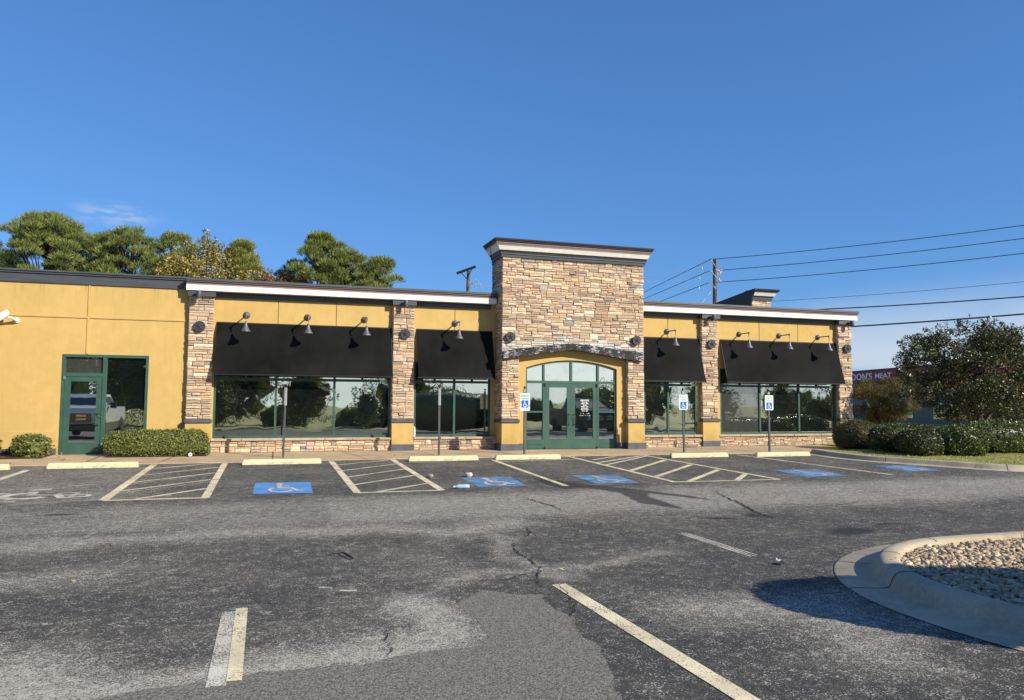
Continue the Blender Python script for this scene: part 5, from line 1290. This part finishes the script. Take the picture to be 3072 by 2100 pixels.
wire([(27.1,20.2,9.54),(15.0,34.2,10.5)],.010,'pale lower cable between the brown pole and the tower',.1,'palewire')
wire([(27.35,20.2,8.74),(26.8,20.4,7.97),(24.5,21.4,4.6)],.018,'short pale guy wire slanting from the brown pole to the roof',.0,'palewire')
# far pole behind the building where the left wires end
pole('distant pole hidden behind the tower where the sloping wires end',44.2,88.2,12.9,.16,.12,0,0)

# ================================================================== NEIGHBOURS
Lp=np.array([52.62,35.64]); dv=np.array([-.28689,-.95796]); nv=np.array([dv[1],-dv[0]])   # facade line, facing west
root=thing('meat_market_building','low shop with a dark red fascia and white lettering beyond the lawn','building',(Lp[0],Lp[1],0))
def fb(mb,t0,t1,d0,d1,z0,z1):
    q=[Lp+dv*t+nv*d for t,d in ((t0,d0),(t1,d0),(t1,d1),(t0,d1))]
    v=[(p[0],p[1],z0) for p in q]+[(p[0],p[1],z1) for p in q]; mb.add(v,[(3,2,1,0),(4,5,6,7),(0,1,5,4),(1,2,6,5),(2,3,7,6),(3,0,4,7)])
w=MB(); fb(w,-9,26,-14,-.5,-.1,3.4); w.build('wall',M['cream'],root)
w=MB(); fb(w,-9.3,26.3,-14.2,.35,3.40,4.42); fa=w.build('fascia',M['fascia'],root)
w=MB(); fb(w,-9.35,26.35,-14.3,.40,4.425,4.50); w.build('roof_edge',M['dark'],root)
w=MB(); fb(w,1,9,-.49,-.44,.3,2.6); fb(w,12,20,-.49,-.44,.3,2.6); w.build('shop_window',M['glass'],root)
w=MB()
def wall_text(s,t0,t1,z,h):
    vv,ff=text_mesh(s,1.0,.02,1.0,'LEFT',.012); xs=[p[0] for p in vv]; k=(t1-t0)/(max(xs)-min(xs)); ky=h/max(p[1] for p in vv); x0=min(xs)
    out=[]
    for p in vv: q=Lp+dv*(t0+(p[0]-x0)*k)+nv*(.38+p[2]); out.append((q[0],q[1],z+p[1]*ky))
    w.add(out,ff)
wall_text("DON'S",-.02,3.93,3.63,.60); wall_text('MEAT',4.52,7.33,3.68,.44)
w.build('sign_text',M['lettering'],fa)
# black trailer at the right edge
tx,ty=44.0,13.4
root=thing('utility_trailer','black box trailer with white reflective dashes parked at the right edge','trailer',(tx,ty,-.03))
def tb(mb,a,b,c,d,e,f): mb.box(tx+a,tx+b,ty+c,ty+d,e,f)
w=MB(); tb(w,0,4.2,-1.2,.8,.22,1.15); tb(w,.1,4.1,-1.24,-1.2,.95,1.15); w.build('body',M['black'],root)
w=MB()
for k in range(6): tb(w,.75+k*.48,1.0+k*.48,-1.262,-1.245,.80,.85)
tb(w,.36,.50,-1.262,-1.245,.60,.98); w.build('reflective_tape',M['tape'],root)
for dx in (1.9,2.8):
    w=MB(); w.lathe([(.10,.0),(.30,.0),(.33,.06),(.30,.2),(.1,.2)],(tx+dx,ty-1.2,.26),18,True,'-y'); wh=w.build('wheel',M['rubber'],root)
    w=MB(); w.lathe([(.05,.2),(.17,.205),(.19,.19)],(tx+dx,ty-1.2,.26),14,True,'-y'); w.build('rim',M['steel'],wh)
# pickups parked behind the photographer, seen as reflections
def pickup(label,x,y,paint,lower):
    z=T(x,y); root=thing('pickup_truck',label,'pickup truck',(x,y,z))
    W=1.0
    def prof(mb,pl,x0,x1,m=None): mb.prism(pl,lambda p:(x0,p[0],z+p[1]),lambda p:(x1,p[0],z+p[1]))
    # profile runs front (+y, towards the building) to rear; y offsets from centre
    w=MB(); 
    prof(w,[(y+2.95,.72),(y+3.0,1.05),(y+2.98,1.27),(y+2.82,1.40),(y+1.35,1.50),(y+1.3,1.46),(y-.95,1.44),(y-1.0,1.44),(y-3.0,1.44),(y-3.05,1.2),(y-3.05,.72)],x-W,x+W)
    w.build('body',paint,root)
    w=MB(); v=[]
    for yy,zz,hw in ((1.35,1.49,.95),(.62,1.90,.78),(.35,2.03,.74),(-.85,2.04,.74),(-1.0,1.442,.93)): v+=[(x-hw,y+yy,z+zz),(x+hw,y+yy,z+zz)]
    w.add(v,[(0,1,3,2),(2,3,5,4),(4,5,7,6),(6,7,9,8),(0,2,4,6,8),(1,9,7,5,3)]); cab=w.build('cab',paint,root)
    w=MB(); 
    w.add([(x-.88,y+1.29,z+1.535),(x+.88,y+1.29,z+1.535),(x+.75,y+.69,z+1.872),(x-.75,y+.69,z+1.872)],[(0,1,2,3)])
    for s in (-1,1): w.add([(x+s*.945,y+1.08,z+1.52),(x+s*.80,y+.46,z+1.90),(x+s*.785,y-.75,z+1.90),(x+s*.925,y-.85,z+1.52)],[(0,1,2,3)])
    w.build('window',M['carglass'],cab)
    w=MB(); w.box(x-W-.01,x+W+.01,y-3.0,y+2.9,z+.42,z+.72); w.build('rocker_panel',lower,root)
    w=MB(); w.bbox(x-.72,x+.72,y+2.96,y+3.03,z+.78,z+1.18,.02); gr=w.build('grille',lower,root)
    w=MB()
    for s in (-1,1): w.box(x+s*.32-.2,x+s*.32+.2,y+3.03,y+3.05,z+.86,z+.95); w.box(x+s*.32-.2,x+s*.32+.2,y+3.03,y+3.05,z+1.02,z+1.11)
    w.build('chrome_bar',M['chrome'],gr)
    for s in (-1,1):
        w=MB(); w.bbox(x+s*.86-.12,x+s*.86+.12,y+2.93,y+3.01,z+.85,z+1.17,.03); w.build('headlight',M['lampwhite'],root)
        w=MB(); w.bbox(x+s*1.18-.13,x+s*1.18+.13,y+.95,y+1.08,z+1.36,z+1.66,.03); w.build('mirror',M['black'],root)
    w=MB(); w.bbox(x-W-.02,x+W+.02,y+2.9,y+3.16,z+.40,z+.70,.05); w.build('bumper',M['truckdark'],root)
    for yy in (1.95,-1.95):
        for s in (-1,1):
            w=MB(); w.lathe([(.2,-.14),(.37,-.14),(.40,-.08),(.40,.08),(.37,.14),(.2,.14)],(x+s*.9,y+yy,z+.40),22,True,'x'); wh=w.build('wheel',M['rubber'],root)
            w=MB(); w.lathe([(.0,s*.10),(.22,s*.125),(.24,s*.145)],(x+s*.9,y+yy,z+.40),16,True,'x',False); w.build('rim',M['chrome'],wh)
            w=MB(); w.prism(arcpts(y+yy,z+.42,.50,0,180,14)+arcpts(y+yy,z+.42,.43,180,0,14),lambda p:(x+s*(W-.03),p[0],p[1]),lambda p:(x+s*(W+.03),p[0],p[1])); w.build('wheel_arch',lower,root)
    return root
pickup('white pickup with a tan grille, seen mirrored in the green side door',-8.15,-17.2,M['truckwhite'],M['tan'])
pickup('black pickup seen mirrored in the entrance doors',17.6,-19.5,M['truckdark'],M['truckdark'])

# ================================================================== SKY, SUN, CAMERA
sv=Vector((.81,-1,.72)).normalized(); elev=math.asin(sv.z); az=math.atan2(sv.x,sv.y)
wd=bpy.data.worlds.new('World'); scn.world=wd; wd.use_nodes=True
nt=wd.node_tree; nt.nodes.clear()
o=nt.nodes.new('ShaderNodeOutputWorld'); bg=nt.nodes.new('ShaderNodeBackground'); sk=nt.nodes.new('ShaderNodeTexSky')
sk.sky_type='NISHITA'; sk.sun_disc=False; sk.sun_elevation=elev; sk.sun_rotation=az; sk.altitude=100; sk.air_density=1.0; sk.dust_density=.3; sk.ozone_density=3.0
# thin clouds low over the horizon, placed by direction in the sky
tc=nt.nodes.new('ShaderNodeTexCoord'); sep=nt.nodes.new('ShaderNodeSeparateXYZ'); nt.links.new(tc.outputs['Generated'],sep.inputs[0])
mp=nt.nodes.new('ShaderNodeMapping'); mp.inputs['Scale'].default_value=(3.0,3.0,11.0); nt.links.new(tc.outputs['Generated'],mp.inputs[0])
nz=nt.nodes.new('ShaderNodeTexNoise'); nz.inputs['Scale'].default_value=1.6; nz.inputs['Detail'].default_value=7; nz.inputs['Roughness'].default_value=.55; nt.links.new(mp.outputs[0],nz.inputs[0])
def mr(v,a,b,lo,hi):
    n=nt.nodes.new('ShaderNodeMapRange'); n.interpolation_type='SMOOTHSTEP'; nt.links.new(v,n.inputs[0])
    for i,q in zip((1,2,3,4),(a,b,lo,hi)): n.inputs[i].default_value=q
    return n.outputs[0]
def mu(a,b):
    n=nt.nodes.new('ShaderNodeMath'); n.operation='MULTIPLY'; nt.links.new(a,n.inputs[0])
    if isinstance(b,float): n.inputs[1].default_value=b
    else: nt.links.new(b,n.inputs[1])
    return n.outputs[0]
hz=mr(sep.outputs[2],.055,.15,1,0)
cl=mu(mu(mr(nz.outputs['Fac'],.34,.60,0,1),hz),mr(sep.outputs[0],.45,.66,0,1))
mx=nt.nodes.new('ShaderNodeMix'); mx.data_type='RGBA'
def vm(op,a,b):
    n=nt.nodes.new('ShaderNodeVectorMath'); n.operation=op; nt.links.new(a,n.inputs[0]); n.inputs[1].default_value=b; return n
q_=vm('MULTIPLY',vm('SUBTRACT',tc.outputs['Generated'],(-0.17564, 0.96183, 0.20986)).outputs[0],(16,16,52))
ln_=nt.nodes.new('ShaderNodeVectorMath'); ln_.operation='LENGTH'; nt.links.new(q_.outputs[0],ln_.inputs[0])
nz2=nt.nodes.new('ShaderNodeTexNoise'); nz2.inputs['Scale'].default_value=9; nz2.inputs['Detail'].default_value=6; nt.links.new(mp.outputs[0],nz2.inputs[0])
wsp=mu(mu(mr(ln_.outputs['Value'],0,1,1,0),mr(nz2.outputs['Fac'],.40,.62,0,1)),.5)
ad=nt.nodes.new('ShaderNodeMath'); ad.operation='ADD'; ad.use_clamp=True; nt.links.new(mu(cl,.75),ad.inputs[0]); nt.links.new(wsp,ad.inputs[1])
nt.links.new(ad.outputs[0],mx.inputs[0]); gm=nt.nodes.new('ShaderNodeGamma'); gm.inputs[1].default_value=.65; nt.links.new(sk.outputs[0],gm.inputs[0])
tn=nt.nodes.new('ShaderNodeMix'); tn.data_type='RGBA'; tn.blend_type='MULTIPLY'; tn.inputs[0].default_value=1; tn.inputs[7].default_value=(.75,1.42,2.40,1); nt.links.new(gm.outputs[0],tn.inputs[6])
dt=nt.nodes.new('ShaderNodeVectorMath'); dt.operation='DOT_PRODUCT'; nt.links.new(tc.outputs['Generated'],dt.inputs[0]); dt.inputs[1].default_value=(sv.x/.874,sv.y/.874,0)
hz2=mu(mu(mr(sep.outputs[2],.03,.17,1,0),mr(dt.outputs['Value'],-.25,.6,0,1)),.85)
hm=nt.nodes.new('ShaderNodeMix'); hm.data_type='RGBA'; nt.links.new(hz2,hm.inputs[0]); nt.links.new(tn.outputs[2],hm.inputs[6]); hm.inputs[7].default_value=(12.5,12.8,12.2,1)
nt.links.new(hm.outputs[2],mx.inputs[6]); mx.inputs[7].default_value=(6.2,6.9,7.8,1)
nt.links.new(mx.outputs[2],bg.inputs['Color']); bg.inputs['Strength'].default_value=.0745
nt.links.new(bg.outputs[0],o.inputs[0])
ld=bpy.data.lights.new('sun','SUN'); ld.energy=4.9; ld.angle=math.radians(.5); ld.color=(1.0,.91,.75)
lo=bpy.data.objects.new('sun',ld); COL.objects.link(lo); lo.rotation_euler=sv.to_track_quat('Z','Y').to_euler(); lo.location=(20,-30,30)
cam=bpy.data.cameras.new('camera'); cam.sensor_width=36; cam.lens=2288/3072*36; cam.clip_end=3000; cam.clip_start=.05
co=bpy.data.objects.new('camera',cam); COL.objects.link(co)
co.matrix_world=Matrix(((.95342647,-.0261495,-.30048987,0),(-.30155579,-.061217,-.95148126,-23.2121),(.00648567,.99778188,-.06625144,1.52322),(0,0,0,1)))
scn.camera=co
scn.view_settings.view_transform='Standard'; scn.view_settings.look='None'; scn.view_settings.exposure=0.5; scn.view_settings.gamma=1.0
scn.render.engine='CYCLES'
scn.cycles.max_bounces=6; scn.cycles.transparent_max_bounces=12
try: scn.cycles.use_denoising=True
except Exception: pass
